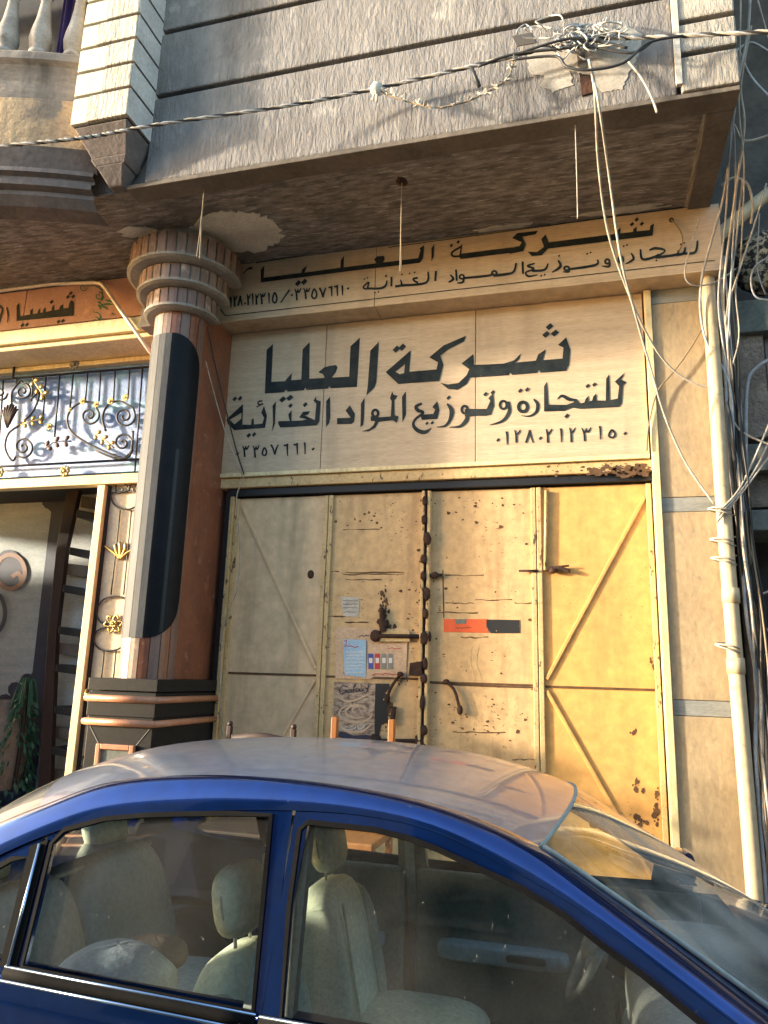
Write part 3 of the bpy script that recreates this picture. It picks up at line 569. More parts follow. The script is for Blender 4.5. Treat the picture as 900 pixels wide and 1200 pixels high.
# scratches, dents and flaked paint that expose rust: real chips lying on the sheet
k = Ink(-.0015)
for x0, x1, y in ((402, 445, 620.5), (402, 474, 673), (404, 474, 671), (405, 448, 679), (521, 567, 674.5), (522, 556, 707), (557, 600, 703), (381, 405, 722), (404, 432, 729), (540, 572, 747), (531, 592, 858), (512, 560, 718), (603, 630, 707), (600, 628, 890), (380, 398, 670)):
    n = 6; k.stroke([(x0+(x1-x0)*i/n, y+rn.uniform(-.7, .7)+(x1-x0)*0) for i in range(n+1)], [rn.uniform(.5, 1.6) for i in range(n+1)])
k.stroke([(519, 668), (519.5, 700), (520, 724)], 1.2); k.stroke([(506, 800), (560, 803.5), (628, 806)], [2, 2.4, 1.5])
for i in range(230):
    u = rn.random()
    x, y = (rn.gauss(498, 14), rn.uniform(580, 880)) if u < .3 else (rn.uniform(386, 496), rn.gauss(612, 9)) if u < .45 else (rn.gauss(565, 40), rn.gauss(592, 8)) if u < .62 else (rn.gauss(570, 30), rn.gauss(838, 16)) if u < .8 else (rn.uniform(508, 628), rn.uniform(600, 900))
    if not (380 < x < 632) or abs(x-500) < 3 or y < 580: continue
    s_ = abs(rn.gauss(0, .9))+.35; k.poly([(x+s_*math.cos(t)*rn.uniform(.6, 1.3), y+s_*math.sin(t)*rn.uniform(.5, 1.)) for t in (0, 1.2, 2.3, 3.3, 4.4, 5.3)])
for cx, cy, sx, sy, n in ((449, 716, 5, 22, 70), (452, 735, 9, 7, 40), (455, 835, 5, 16, 40), (470, 795, 6, 5, 30), (746, 918, 4, 6, 16), (753, 926, 2, 3, 8), (770, 950, 3.5, 16, 40), (762, 778, 4, 4, 9), (742, 858, 5, 2, 9), (745, 965, 10, 14, 30)):
    for i in range(n):
        x, y = rn.gauss(cx, sx*.6), rn.gauss(cy, sy*.6)
        if x > 772: continue
        s_ = abs(rn.gauss(0, 1.3))+.4; k.poly([(x+s_*math.cos(t)*rn.uniform(.5, 1.2), y+s_*1.5*math.sin(t)*rn.uniform(.5, 1.2)) for t in (0, 1., 2., 3., 4.1, 5.2)])
for i in range(150):
    x = 762-abs(rn.gauss(0, 45)); y = 553-(x-640)*.022+rn.gauss(0, 3.5)
    if x < 560: continue
    s_ = abs(rn.gauss(0, 1.4))+.4; yy = k.plane; k.plane = -.0765; k.poly([(x+s_*1.6*math.cos(t)*rn.uniform(.5, 1.2), min(561, max(543, y+s_*math.sin(t)*rn.uniform(.5, 1.2)))) for t in (0, 1., 2., 3., 4.1, 5.2)]); k.plane = yy
k.build('flaked_paint', 'rust_line', gate)['kind'] = 'stuff'

# papers stuck on the gate
def paper(name, label, cat, px4, m, Y=-.004, wav=.004):
    cs = [Vector(on_y(x, y, Y)) for x, y in px4]
    g = MB().grid(lambda u, v: (cs[0]*(1-u)*(1-v)+cs[1]*u*(1-v)+cs[2]*u*v+cs[3]*(1-u)*v)+Vector((0, -wav*(.5+.5*math.sin(u*5+v*7)), 0)), 8, 8)
    t = thing(name, label, cat, tuple((cs[2]+cs[3])/2)); g.build('sheet', m, t, smooth=True); return t
po = paper('poster', 'brown paper poster with four small tubes printed on it, pasted on the second gate leaf', 'poster', [(394, 735), (478, 737), (476, 797), (393, 795)], 'paper')
for i, m in enumerate(('ink_blue', 'ink_red', 'ink_grey', 'ink_grey')):
    k = Ink(-.0095); x = 431.5+i*7.7; k.poly([(x, 766), (x+6, 766), (x+6, 784), (x, 784)]); k.build('printed_tube', m, po)
    k = Ink(-.0105); k.poly([(x+1, 771), (x+5, 771), (x+5, 777), (x+1, 777)]); k.build('tube_mark', 'ink_pale', po)
def squiggle(k, x0, x1, y, h, rnd, n=None):
    n = n or int((x1-x0)/2); k.stroke([(x0+(x1-x0)*i/n, y+rnd.uniform(-h, h)) for i in range(n+1)], .8)
    for i in range(n//2): k.dots((rnd.uniform(x0, x1), y-h*2.2 if rnd.random() < .6 else y+h*1.8, .9))
def ar_text(parent, plane, x0, y0, sc, m, paths, dots=()):
    k = Ink(plane, (x0, y0, sc))
    for p, w in paths: k.stroke(p, w)
    if dots: k.dots(*dots)
    return k.build('lettering', m, parent)
k = Ink(-.0095); squiggle(k, 454, 470, 759.5, .9, rn); k.build('lettering', 'ink_red', po)
k = Ink(-.0095); squiggle(k, 436, 474, 790, .9, rn); squiggle(k, 402, 414, 788.5, .8, rn); k.build('lettering', 'ink_red', po)
k = Ink(-.0095); squiggle(k, 420, 433, 745.5, .9, rn); k.build('lettering', 'ink', po)
nb = paper('notice', 'pale blue printed notice stuck over the brown paper poster', 'notice', [(402, 749), (429, 750), (428.5, 793.5), (404, 791)], 'paper_blue', -.012)
k = Ink(-.0175)
for y in (764, 768, 772, 776, 780, 784, 788): squiggle(k, 406, 426, y, .5, rn)
k.build('lettering', 'ink_pale', nb)
k = Ink(-.0175); squiggle(k, 403, 420, 757.5, 1.2, rn); k.stroke([(403, 752), (406, 750), (405, 756)], .8); k.build('lettering', 'ink_red', nb)
ad = paper('poster', 'chocolate advertisement poster with swirling cream and Galaxy script on the gate', 'poster', [(391.5, 799), (440, 801), (438.5, 863), (391, 861)], 'cocoa')
k = Ink(-.0095)
for i, (r0, c_) in enumerate(((17, (417, 836)), (12, (419, 834)), (7, (421, 832)))):
    k.stroke([(c_[0]+r0*1.15*math.cos(t*.7+i), c_[1]+r0*.62*math.sin(t*.7+i)) for t in range(8)], [1, 2.2, 3, 3, 2.6, 2, 1.4, .6])
k.stroke([(393, 842), (405, 856), (424, 857), (437, 847)], [1, 3, 3, 1]); k.stroke([(394, 816), (410, 822), (436, 812)], [1, 2.6, 1])
k.build('cream_swirl', 'paper', ad)
k = Ink(-.0108, (370, 680, 3.333))
k.stroke([(122, 418), (105, 412), (92, 430), (100, 444), (116, 436), (118, 428), (108, 430)], 3.4); k.stroke([(134, 426), (124, 430), (126, 440), (136, 434), (138, 426), (140, 440)], 3); k.stroke([(144, 438), (152, 412), (156, 404), (150, 412), (148, 436)], 2.6)
k.stroke([(166, 422), (157, 426), (159, 436), (168, 430), (170, 422), (172, 434)], 3); k.stroke([(176, 420), (188, 432)], 3); k.stroke([(190, 418), (178, 434)], 2.4); k.stroke([(192, 414), (198, 424), (210, 410)], 3); k.stroke([(222, 408), (206, 404), (204, 424), (196, 440), (186, 436)], [2, 3, 3, 3, 2])
k.build('lettering', 'ink', ad)
k = Ink(-.0108, (370, 680, 3.333)); k.stroke([(108, 580), (128, 584), (150, 580), (156, 572)], 3); k.stroke([(164, 566), (168, 582), (186, 574), (190, 566)], 3); k.dots((174, 562, 5), (182, 560, 5), (118, 572, 5), (140, 570, 5)); k.build('lettering', 'ink_pale', ad)
k = Ink(-.0105); k.poly([(392, 862), (400, 857), (415, 862), (430, 861), (438, 863), (438, 866), (425, 868.5), (408, 867)]); k.build('torn_edge', 'ink', ad)
k = Ink(-.004); k.poly([(440, 801), (456, 801), (457, 806), (451, 812), (456, 818), (453, 830), (455, 846), (447, 850), (444, 864), (440, 866), (438, 840)])
tag(k.build('torn_sticker', 'black_sticker'), 'black torn sticker remnant beside the chocolate advertisement poster', 'sticker')
os_ = thing('sticker', 'orange strip sticker with a black worn right end on the third gate leaf', 'sticker', tuple(on_y(565, 742, -.003)))
k = Ink(-.003); k.poly([(520, 725.5), (572, 725.5), (569, 733), (573, 741.5), (520, 740.5)]); k.build('orange_part', 'orange_sticker', os_)
k = Ink(-.0035); k.poly([(570, 726), (609, 726.5), (609, 742), (575, 742), (570.5, 734)]); k.build('black_part', 'black_sticker', os_)
k = Ink(-.0045); k.poly([(533, 725.5), (547, 725.5), (546, 731), (534, 731)]); k.build('badge', 'concrete_green', os_)
k = Ink(-.0045); squiggle(k, 534, 552, 735.5, .8, rn); k.build('lettering', 'red_marble', os_)
sc_ = paper('sticker', 'small faded whitish sticker half peeled near the top of the posters', 'sticker', [(399, 699), (421, 700), (420, 723), (402, 722)], 'paper_white', -.003, .002)
k = Ink(-.0055)
for y in (704, 708, 712, 717): squiggle(k, 402, 419, y, .5, rn)
k.build('lettering', 'ink_grey', sc_)
k = Ink(-.0016); k.loop(526, 752.5, 2.2, 2, .7); k.stroke([(530, 753), (534, 752.5)], .7); k.stroke([(536, 750), (541, 751)], .7); k.stroke([(525, 757.5), (534, 757)], .5); k.stroke([(529, 760), (532, 761), (530, 765)], .7)
k.stroke([(553, 757), (551, 775), (556, 794)], 1.2); k.stroke([(561, 757), (558, 776), (564, 795)], 1.2); k.build('graffiti', 'gate_frame', gate)

# ------------------------------------------------------------------ clad column between the shops
CX, CY, CRD = -3.195, -.56, .215
col = thing('column', 'stone clad column with stacked round capital between the two shopfronts', 'column', (CX, CY, .3))
MB().box(CX-CRD, CX+CRD, CY, .04, 1.66, 4.64).build('pier', 'red_marble', col, bevel=.004)
n = 9
for i in range(n):
    a0, a1 = math.pi+math.pi*i/n+.012, math.pi+math.pi*(i+1)/n-.012
    MB().lathe([(CRD-.03, 1.66), (CRD, 1.66), (CRD, 4.6), (CRD-.03, 4.6)], CX, CY, 2, a0, a1).build('cladding_strip', 'strip_marble' if i < 5 else ('strip_dark', 'red_marble')[i % 2], col)  # paler strips on the sunward side, darker beyond: sun and shade put into colour
MB().lathe([(CRD-.028, 1.66), (CRD-.028, 4.64)], CX, CY, 20, math.pi, 2*math.pi).build('grout', 'groove', col)
def round_panel(a0, a1, z0, z1, rr, m, name, arch_top=True, arch_bot=True, nf=24):
    g = MB()
    def fn(u, v):
        a = a0+(a1-a0)*u; w = (a1-a0)*CRD
        ct = math.sqrt(max(0, 1-u*u)) if arch_top is True else 1
        cb = math.sqrt(max(0, 1-u*u)) if arch_bot is True else 1
        zt = z1-w*1.1*(1-ct); zb = z0+w*1.1*(1-cb)
        return (CX+rr*math.cos(a), CY+rr*math.sin(a), zb+(zt-zb)*v)
    g.grid(fn, nf, 8); return g.build(name, m, col)
A0, A1 = math.pi+1.84, 2*math.pi-.12
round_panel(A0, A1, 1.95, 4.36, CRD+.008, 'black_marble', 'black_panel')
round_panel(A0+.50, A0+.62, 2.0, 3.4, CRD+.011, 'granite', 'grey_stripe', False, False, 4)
round_panel(math.pi+.60, math.pi+.86, 1.95, 4.33, CRD+.006, 'sunlit_marble', 'sunlit_stripe', False, False, 2)  # sunlit left part of the black panel, its light painted as grey
round_panel(math.pi+.88, math.pi+1.32, 1.95, 4.36, CRD+.006, 'sunlit_marble', 'sunlit_stripe', False, False, 2)
round_panel(math.pi+1.34, A0-.012, 1.95, 4.36, CRD+.006, 'sunlit_marble', 'sunlit_stripe', False, False, 2)
# capital: three drums, each clad in short strips over a grey lip
for r0, z0, z1, nm in ((.46, 4.985, ZS-.004, 22), (.37, 4.815, 4.985, 18), (.295, 4.64, 4.815, 15)):
    z0 -= .085; z1 -= .085
    ring = MB().lathe([(0, z0), (r0-.015, z0), (r0+.012, z0+.01), (r0+.012, z0+.03), (r0-.02, z0+.035), (r0-.02, z1)], CX, CY, 40, math.pi-.35, 2*math.pi+.35).build('capital_drum', 'ring_under', col)
    for i in range(nm):
        a0 = math.pi-.35+(math.pi+.7)*i/nm+.006/r0; a1 = math.pi-.35+(math.pi+.7)*(i+1)/nm-.006/r0
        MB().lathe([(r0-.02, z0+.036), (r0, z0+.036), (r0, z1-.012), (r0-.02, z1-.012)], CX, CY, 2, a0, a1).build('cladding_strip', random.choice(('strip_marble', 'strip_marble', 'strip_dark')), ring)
MB().lathe([(.36, 5.1), (.36, ZS-.004)], CX, CY, 30, math.pi-.35, 2*math.pi+.35).build('neck', 'ring_under', col)
MB().box(CX-.4, CX+.2, CY, .03, 4.56, ZS-.005).build('capital_back', 'ring_under', col)
# plinth
P0, P1, PY = -3.425, -2.905, -.90
def pbox(e, z0, z1): return MB().box(P0-e, P1+e, PY-e, .03, z0, z1)
pbox(0, .3, 1.57).build('plinth', 'granite', col, bevel=.004); pbox(.018, 1.575, 1.66).build('plinth_cap', 'granite', col, bevel=.004)
pbox(.012, 1.40, 1.56).build('plinth_course', 'granite', col, bevel=.004)
for z in (1.52, 1.36):
    f = MB(); r_ = .024; e = .02
    f.tube([(P0-e, -.02, z), (P0-e, PY-e, z)], r_, 8).tube([(P0-e, PY-e, z), (P1+e, PY-e, z)], r_, 8).tube([(P1+e, PY-e, z), (P1+e, -.02, z)], r_, 8); f.build('trim_band', 'orange_marble', col, smooth=True)
f = MB(); xa, xb, za, zb = P0+.105, P1-.115, .6, 1.215; w = .035
for bb in ((xa, xa+w, za, zb), (xb-w, xb, za, zb), (xa+w, xb-w, zb-w, zb), (xa+w, xb-w, za, za+w)): f.box(bb[0], bb[1], PY-.03, PY-.001, bb[2], bb[3])
f.build('inset_frame', 'orange_marble', col, bevel=.006)
f = MB(); f.bar((P0+.02, PY-.002, 1.33), (xa, PY-.002, zb), .004, .003).bar((P1-.02, PY-.002, 1.33), (xb, PY-.002, zb), .004, .003); f.build('mitre_line', 'ring_under', col)
MB().box(xa+w, xb-w, PY-.012, PY-.001, za+w, zb-w).build('inset_panel', 'concrete_green', col)

# ------------------------------------------------------------------ neighbouring cafe front on the left
YC = -.34
cs = thing('cafe_sign', 'terracotta coloured sign with black lettering and leaf scrolls, left of the column', 'sign', (-4.6, YC, 4.85))
MB().box(-8, -5.02, YC, 0, 4.80, 5.19).box(-5.015, CX-.24, YC, 0, 4.80, 5.19).build('board', 'cafe_red', cs, bevel=.004)
CP = YC-.003
k = Ink(CP, (0, 320, 4.737))
k.poly([(92, 180), (108, 165), (112, 240), (166, 230), (168, 208), (184, 194), (181, 228), (208, 223), (212, 206), (224, 194), (225, 221), (238, 218), (240, 202), (254, 188), (255, 215), (284, 209), (288, 188), (302, 174), (302, 207), (328, 201), (334, 182), (352, 172), (352, 197), (380, 193), (385, 166), (394, 150), (411, 160), (408, 236), (92, 266)])
k.dots((287, 160, 24), (393, 112, 22), (378, 132, 22), (406, 130, 22), (124, 289, 22), (150, 286, 22), (325, 270, 22), (350, 265, 22))
k.loop(395, 174, 7, 8, 8); k.stroke([(38, 190), (44, 230), (42, 275)], [8, 6, 4]); k.stroke([(-4, 180), (14, 200), (4, 240), (0, 275)], [14, 10, 12, 5]); k.build('lettering', 'letter', cs)
k = Ink(CP, (0, 320, 4.737))
def spiral(k, cx, cy, r, a0, turns, w, dir=1):
    n = int(12*turns); k.stroke([(cx+r*(1-.85*i/n)*math.cos(a0+dir*2*math.pi*turns*i/n), cy+r*(1-.85*i/n)*math.sin(a0+dir*2*math.pi*turns*i/n)) for i in range(n+1)], [w*(1-.5*i/n) for i in range(n+1)], k=2)
spiral(k, 462, 80, 22, 0, 1.3, 6); spiral(k, 548, 128, 24, -1.6, 1.4, 8); spiral(k, 530, 270, 26, -1.6, 1.4, 8); spiral(k, 432, 298, 24, 3.1, 1.2, 6)
k.stroke([(480, 72), (530, 72), (565, 95), (568, 125)], [4, 6, 7, 4]); k.stroke([(515, 215), (550, 225), (556, 260), (530, 292)], [4, 7, 8, 4]); k.stroke([(460, 296), (500, 285), (530, 292)], 5)
for a, b in (((575, 125), (560, 155)), ((625, 165), (585, 150)), ((630, 175), (560, 175)), ((600, 205), (560, 180)), ((560, 205), (545, 175)), ((540, 160), (560, 172))): k.stroke([a, ((a[0]+b[0])/2+3, (a[1]+b[1])/2-3), b], [2, 13, 6])
k.stroke([(612, 238), (628, 222), (642, 230)], 2); k.stroke([(622, 215), (634, 240)], 2); k.build('leaf_scroll', 'leaf', cs)
MB().box(-8, CX-.235, YC-.10, 0, 4.60, 4.735).build('ledge', 'cream_paint', cs, bevel=.012)
f = MB().box(-8, CX-.23, YC-.06, 0, 4.55, 4.598); f.build('ledge_moulding', 'cream_paint', cs, bevel=.012)
pp = smooth_path([on_y(-60, 356, YC-.05), on_y(0, 345, YC-.05), on_y(60, 337, YC-.05), on_y(108, 333, YC-.05), on_y(121, 337, YC-.06), on_y(135, 357, YC-.14), on_y(155, 382, YC-.14), on_y(183, 420, YC-.1)], 6)
pp = [on_y(x, y, Y) for x, y, Y in ((-60, 352, YC-.03), (0, 341, YC-.03), (60, 333, YC-.03), (110, 331, YC-.03), (118, 332, YC-.04), (124, 338, YC-.06), (140, 362, YC-.13), (160, 390, YC-.13), (182, 421, YC-.10))]
tag(MB().tube(pp, .017, 8).build('conduit', 'white_pipe', smooth=True), 'white bent conduit running along the cafe sign and down to the column', 'pipe')

gr = thing('fanlight_grille', 'ornate wrought iron grille with gold rosettes over blue textured glass', 'grille', (-4.6, 0, 3.34))
YG = -.02
MB().box(-8, CX-CRD-.002, YG+.02, .04, 3.46, 4.50).build('glass', 'blue_glass', gr)
MB().box(-8, CX-CRD-.003, YG-.05, .04, 4.50, 4.545).box(-8, CX-CRD-.003, YG-.045, .04, 3.335, 3.425).build('frame', 'cream_paint', gr, bevel=.006)
MB().box(-8, CX-CRD-.003, .0, .045, 4.545, 4.549).build('shadow_gap', 'black_iron', gr)
YB = YG-.035
def ip(x, y, Y=YB): p = on_y(x, y, Y); return (p.x, Y, p.z)
ztop = ip(80, 440)[2]; 
f = MB(); f.tube([ip(-120, 452), ip(-3, 445), ip(175, 430)], .011, 6).tube([ip(-120, 552), ip(-3, 547), ip(168, 538)], .011, 6); f.build('rail', 'black_iron', gr, smooth=True)
def z_on(x0, y0, x1, y1, x): return y0+(y1-y0)*(x-x0)/(x1-x0)
for x, y1, x2 in ((54, 493, 50), (70, 512, 64), (86, 478, 82), (103, 470, 100), (118, 470, 116), (135, 470, 133), (152, 467, 150), (167, 553, 158), (39, 470, 37), (20, 450, 19), (4, 548, -3)):
    MB().tube([ip(x, z_on(-3, 445, 175, 430, x)), ip(x2, y1)], .008, 6).build('bar', 'black_iron' if x != 167 else 'black_iron', gr, smooth=True)
def scroll(pts, r=.010, m='black_iron'): return MB().tube(smooth_path([ip(x, y) for x, y in pts], 4), r, 6).build('scroll', m, gr, smooth=True)
def coil(cx, cy, r, a0, turns, d=1, n=None):
    n = n or int(10*turns); return [(cx+r*(1-.86*i/n)*math.cos(a0+d*2*math.pi*turns*i/n), cy+r*(1-.86*i/n)*math.sin(a0+d*2*math.pi*turns*i/n)) for i in range(n+1)]
scroll([(156, 505), (154, 530), (145, 537), (125, 530), (100, 518), (83, 505), (79, 490), (85, 478), (98, 471), (112, 473)]+coil(105, 487, 12, -.9, 1.6))
scroll([(124, 505), (120, 490), (126, 475), (140, 470), (154, 477)]+coil(146, 488, 13, -.6, 1.7)); scroll([(112, 528), (140, 538), (155, 528)]+coil(144, 519, 12, .6, 1.5, -1))
scroll([(36, 468), (46, 460), (40, 480), (24, 497), (10, 508), (6, 525), (14, 540)]+coil(27, 524, 13, 2.2, 1.8, -1)); scroll([(14, 478), (14, 460), (24, 447)]+coil(27, 459, 10, -1.6, 1.5)); scroll(coil(0, 461, 9, 0, 1.4))
def rosette(x, y, r, m='gold', par=gr, Y=YB-.015):
    c = ip(x, y, Y); g = MB()
    for i in range(8):
        a = i*math.pi/4; g.blob((c[0]+r*.68*math.cos(a), c[1], c[2]+r*.68*math.sin(a)), (r*.34, r*.2, r*.34), 2, 8, 5)
    g.blob((c[0], c[1]-.006, c[2]), (r*.35, r*.3, r*.35), 2, 8, 5); return g.build('rosette', m, par, smooth=True)
for x, y, r, m in ((87, 427, .055, 'ring_under'), (76, 552, .055, 'gold'), (-1, 554, .055, 'gold'), (97, 470, .032, 'gold'), (113, 474, .03, 'gold'), (130, 470, .034, 'gold'), (147, 466, .036, 'gold'), (58, 500, .034, 'gold'), (82, 480, .02, 'gold'), (105, 487, .012, 'black_iron')): rosette(x, y, r, m)
def leafs(pts, w, m='gold'):
    P = [Vector(ip(x, y, YB-.018)) for x, y in pts]; g = MB()
    for a, b in zip(P[:-1], P[1:]):
        d = (b-a); nrm = Vector((-d.z, 0, d.x)).normalized(); mid = (a+b)/2
        for sg in (-1, 1): g.blob(mid+nrm*sg*w*.55, (w*.55, .012, w*.38), 2, 8, 5, rot=Matrix.Rotation(-math.atan2(d.z, d.x)-sg*.7, 3, 'Y'))
    g.tube(P, .006, 5); return g.build('leaf', m, gr, smooth=True)
leafs([(38, 443), (43, 452), (49, 460), (55, 466)], .055); leafs([(52, 526), (62, 519), (72, 517), (84, 517)], .055, 'brown_wood'); leafs([(110, 507), (118, 512), (126, 518), (134, 525)], .05); leafs([(24, 498), (34, 494), (44, 492), (53, 491)], .05)
g = MB(); c = ip(11, 485, YB-.02)
for i in range(7):
    a = -1.1+2.2*i/6; g.tube([(c[0], c[1], c[2]-.14), (c[0]+.05*math.sin(a), c[1]-.01, c[2]-.02), (c[0]+.1*math.sin(a), c[1], c[2]+.1*math.cos(a))], [.008, .022, .008], 6)
g.build('lily_ornament', 'brown_wood', gr, smooth=True); g = MB(); c = ip(17, 428, YB-.02); g.tube([(c[0], c[1], c[2]-.13), (c[0], c[1], c[2]+.03)], .012, 6); g.blob((c[0], c[1], c[2]+.03), (.035, .03, .05), 2, 10, 6); g.build('finial', 'black_iron', gr, smooth=True)

dp = thing('door_side_panel', 'beige metal side panel with iron scrolls beside the cafe doorway', 'panel', (-3.8, 0, .3))
DX0, DX1 = -4.205, CX-CRD-.003
MB().box(DX0+.1, DX1, .005, .03, .3, 3.33).build('sheet', 'beige_metal', dp)
MB().box(DX0, DX0+.075, -.06, .04, .3, 3.33).build('post', 'cream_paint', dp, bevel=.006); MB().box(DX0+.076, DX0+.1, -.02, .03, .3, 3.33).build('shadow_strip', 'black_iron', dp)
YD = -.015
def dscroll(pts, r=.008, m='black_iron', name='scroll'): return MB().tube(smooth_path([ip(x, y, YD) for x, y in pts], 4), r, 6).build(name, m, dp, smooth=True)
for xs_ in (((141, 598), (130, 697)), ((154, 598), (145, 697)), ((122, 763), (119, 795)), ((136, 762), (133, 795)), ((119, 797), (110, 880)), ((133, 797), (124, 880))): dscroll(xs_, .006, name='bar')
dscroll(coil(141, 573, 9, .3, 1.3, -1)[::-1]+[(131, 578), (133, 590), (145, 597), (158, 594), (163, 582)]); dscroll(coil(158, 573, 7, 2.8, 1.2))
dscroll([(152, 706), (140, 699), (122, 702), (113, 716), (117, 728), (126, 732)]); dscroll([(126, 734), (113, 740), (110, 752), (120, 762), (138, 761), (148, 752)])
dscroll([(106, 882), (96, 888), (92, 900), (100, 910)]); dscroll(coil(98, 902, 8, 0, 1.3))
for i in range(6):
    a = i*math.pi/3+.5; dscroll([(133, 731), (133+6*math.cos(a), 731+6*math.sin(a)), (133+11*math.cos(a+.4), 731+11*math.sin(a+.4)), (133+8*math.cos(a+.9), 731+8*math.sin(a+.9))], .009, 'gold', 'fleuron')
rosette(133, 731, .035, 'gold', dp, YD-.01)
for pts in ([(141, 655), (134, 648), (123, 640)], [(141, 655), (141, 645), (140, 635)], [(141, 655), (149, 648), (158, 643)], [(141, 655), (136, 645), (135, 638)], [(141, 655), (146, 645), (147, 637)]): dscroll(pts, .013, 'gold', 'lotus_petal')
g = MB(); c = ip(104, 813, -.07); g.tube([(c[0]-.02, c[1], c[2]+.03), (c[0], c[1]-.04, c[2]), (c[0]+.06, c[1]-.04, c[2]-.01)], .014, 6); g.build('handle', 'gold', dp, smooth=True)

# cafe interior behind the doorway
YI = 1.3
ci = thing('cafe_interior', 'dim cafe room behind the doorway with a pale blue mural wall', 'room', (-5.2, YI, .3))
MB().box(-9, -3.0, YI, YI+.1, .3, 3.6).build('mural_wall', 'mural', ci)
MB().box(-16, -5.62, -.1, .06, .3, 3.33).build('front_wall', 'cafe_red', ci); MB().box(-9, -3.5, .06, YI, 3.55, 3.6).build('ceiling', 'dark_room', ci); MB().box(-9, -3.0, .05, YI, .29, .306).build('floor', 'shelf_wood', ci); MB().box(-3.55, -3.5, .06, YI, .3, 3.55).build('side_wall', 'dark_room', ci)  # front_wall is unseen, added and run far left to keep sun off the mural
IY = YI-.01
k = Ink(IY)
k.poly([(38, 568), (86, 568), (84, 600), (52, 830), (40, 935), (0, 935), (0, 830), (14, 812), (28, 800), (38, 788), (48, 700), (55, 640), (60, 600), (50, 590)])
for x, y, r in ((47, 575, 9), (58, 588, 9), (6, 822, 9), (18, 808, 9), (32, 797, 8)): k.poly([(x+r*math.cos(t*.7), y+r*math.sin(t*.7)) for t in range(9)])
k.build('mural_shape', 'mural_dark', ci)
k = Ink(IY-.003); k.poly([(10+18*math.cos(t*.4), 668+24*math.sin(t*.4)) for t in range(16)]); k.build('mural_disc', 'mural_dark', ci)
k = Ink(IY-.006); k.loop(12, 670, 17, 20, 5); k.stroke([(14, 676), (22, 672), (26, 684)], 5); k.build('mural_ring', 'mural_ring', ci); k = Ink(IY-.006); k.loop(-8, 718, 14, 24, 5); k.build('mural_ring', 'mural_dark', ci)
dw = thing('display_shelf', 'brown leaning post rack with pale shelf backs inside the cafe', 'shelf', tuple(on_y(72, 932, .9)))
def qpoly(pts, Y, th, name, m):
    q = [(on_y(x, y, Y).x, on_y(x, y, Y).z) for x, y in pts]; return MB().prism(q, Y, Y+th).build(name, m, dw, bevel=.004)
qpoly([(80, 568), (94, 568), (78, 640), (66, 740), (62, 830), (58, 935), (43, 935), (50, 830), (56, 740), (66, 640)], .85, .06, 'post', 'brown_wood')
qpoly([(94, 568), (126, 568), (82, 930), (58, 930), (66, 740), (78, 640)], 1.05, .02, 'back_board', 'shelf_light')
for y, x0, x1 in ((602, 90, 122), (646, 82, 116), (690, 74, 110), (739, 69, 106), (783, 66, 101), (832, 64, 95), (880, 60, 90)):
    qpoly([(x0, y-5), (x1, y+1), (x1-1, y+9), (x0-1, y+4)], .80, .25, 'shelf_board', 'black_iron')
for y, x0, x1 in ((664, 78, 108), (757, 68, 98), (855, 62, 88), (585, 96, 122), (905, 60, 84)): qpoly([(x0, y-4), (x1, y), (x1-2, y+13), (x0-2, y+9)], .98, .05, 'wood_block', 'shelf_wood')
ja = MB().lathe([(.0, .31), (.16, .31), (.24, .5), (.27, .8), (.25, 1.05), (.17, 1.25), (.1, 1.33), (.12, 1.38), (.0, 1.38)], on_y(0, 880, 1.0).x-.02, 1.0, 20)
tag(ja.build('clay_jar', 'clay', smooth=True), 'tall brown clay jar standing at the left edge of the cafe doorway', 'jar')
pl = thing('potted_plant', 'dark green trailing plant on a stand in front of the mural', 'plant', tuple(on_y(30, 935, .95)))
pc = on_y(32, 800, .95); MB().lathe([(0, .31), (.09, .31), (.12, .5), (.13, .52), (0, .52)], pc.x, .95, 14).build('pot', 'mural_dark', pl, smooth=True)
MB().tube([(pc.x, .95, .5), (pc.x+.02, .95, 1.0), (pc.x, .95, pc.z)], .02, 6).build('stem', 'brown_wood', pl)
g = MB()
for i in range(420):
    t = rn.random(); z = pc.z-.05-t*1.15; rr = .05+.13*math.sin(min(1, t*1.6)*1.5); a = rn.uniform(0, 6.28); p = Vector((pc.x+rr*math.cos(a)*rn.random()**.5, .95+rr*math.sin(a), z)); L = rn.uniform(.05, .1)
    d = Vector((math.cos(a)*.5, math.sin(a)*.5, -rn.uniform(.3, 1.4))).normalized()*L; w = d.cross(Vector((rn.uniform(-1, 1), rn.uniform(-1, 1), 1))).normalized()*L*.2
    g.add([p, p+d*.5+w, p+d, p+d*.5-w], [(0, 1, 2, 3)])
for i in range(26):
    a = rn.uniform(0, 6.28); g.tube(smooth_path([(pc.x, .95, pc.z-.05), (pc.x+.07*math.cos(a), .95+.07*math.sin(a), pc.z+rn.uniform(0, .05)), (pc.x+.13*math.cos(a), .95+.13*math.sin(a), pc.z-rn.uniform(.15, .4))], 4), .006, 4)
g.build('foliage', 'leaf', pl)

# ------------------------------------------------------------------ pilaster right of the gate
pil = thing('tiled_pilaster', 'beige stone tiled pilaster with grey bands, right of the gate', 'pilaster', (.72, 0, .3))
for z0, z1 in ((.3, 1.525), (1.632, 2.925), (3.035, 4.545)): MB().box(.535, .99, -.10, .045, z0, z1).build('stone_tile', 'tile', pil, bevel=.004)
for z0, z1 in ((1.528, 1.629), (2.928, 3.032), (4.548, 4.662)): MB().box(.535, .992, -.097, .045, z0, z1).build('grey_band', 'grey_band', pil, bevel=.004)
MB().box(.483, .532, -.125, .04, .3, 4.66).build('edge_strip', 'cream_paint', pil, bevel=.004)

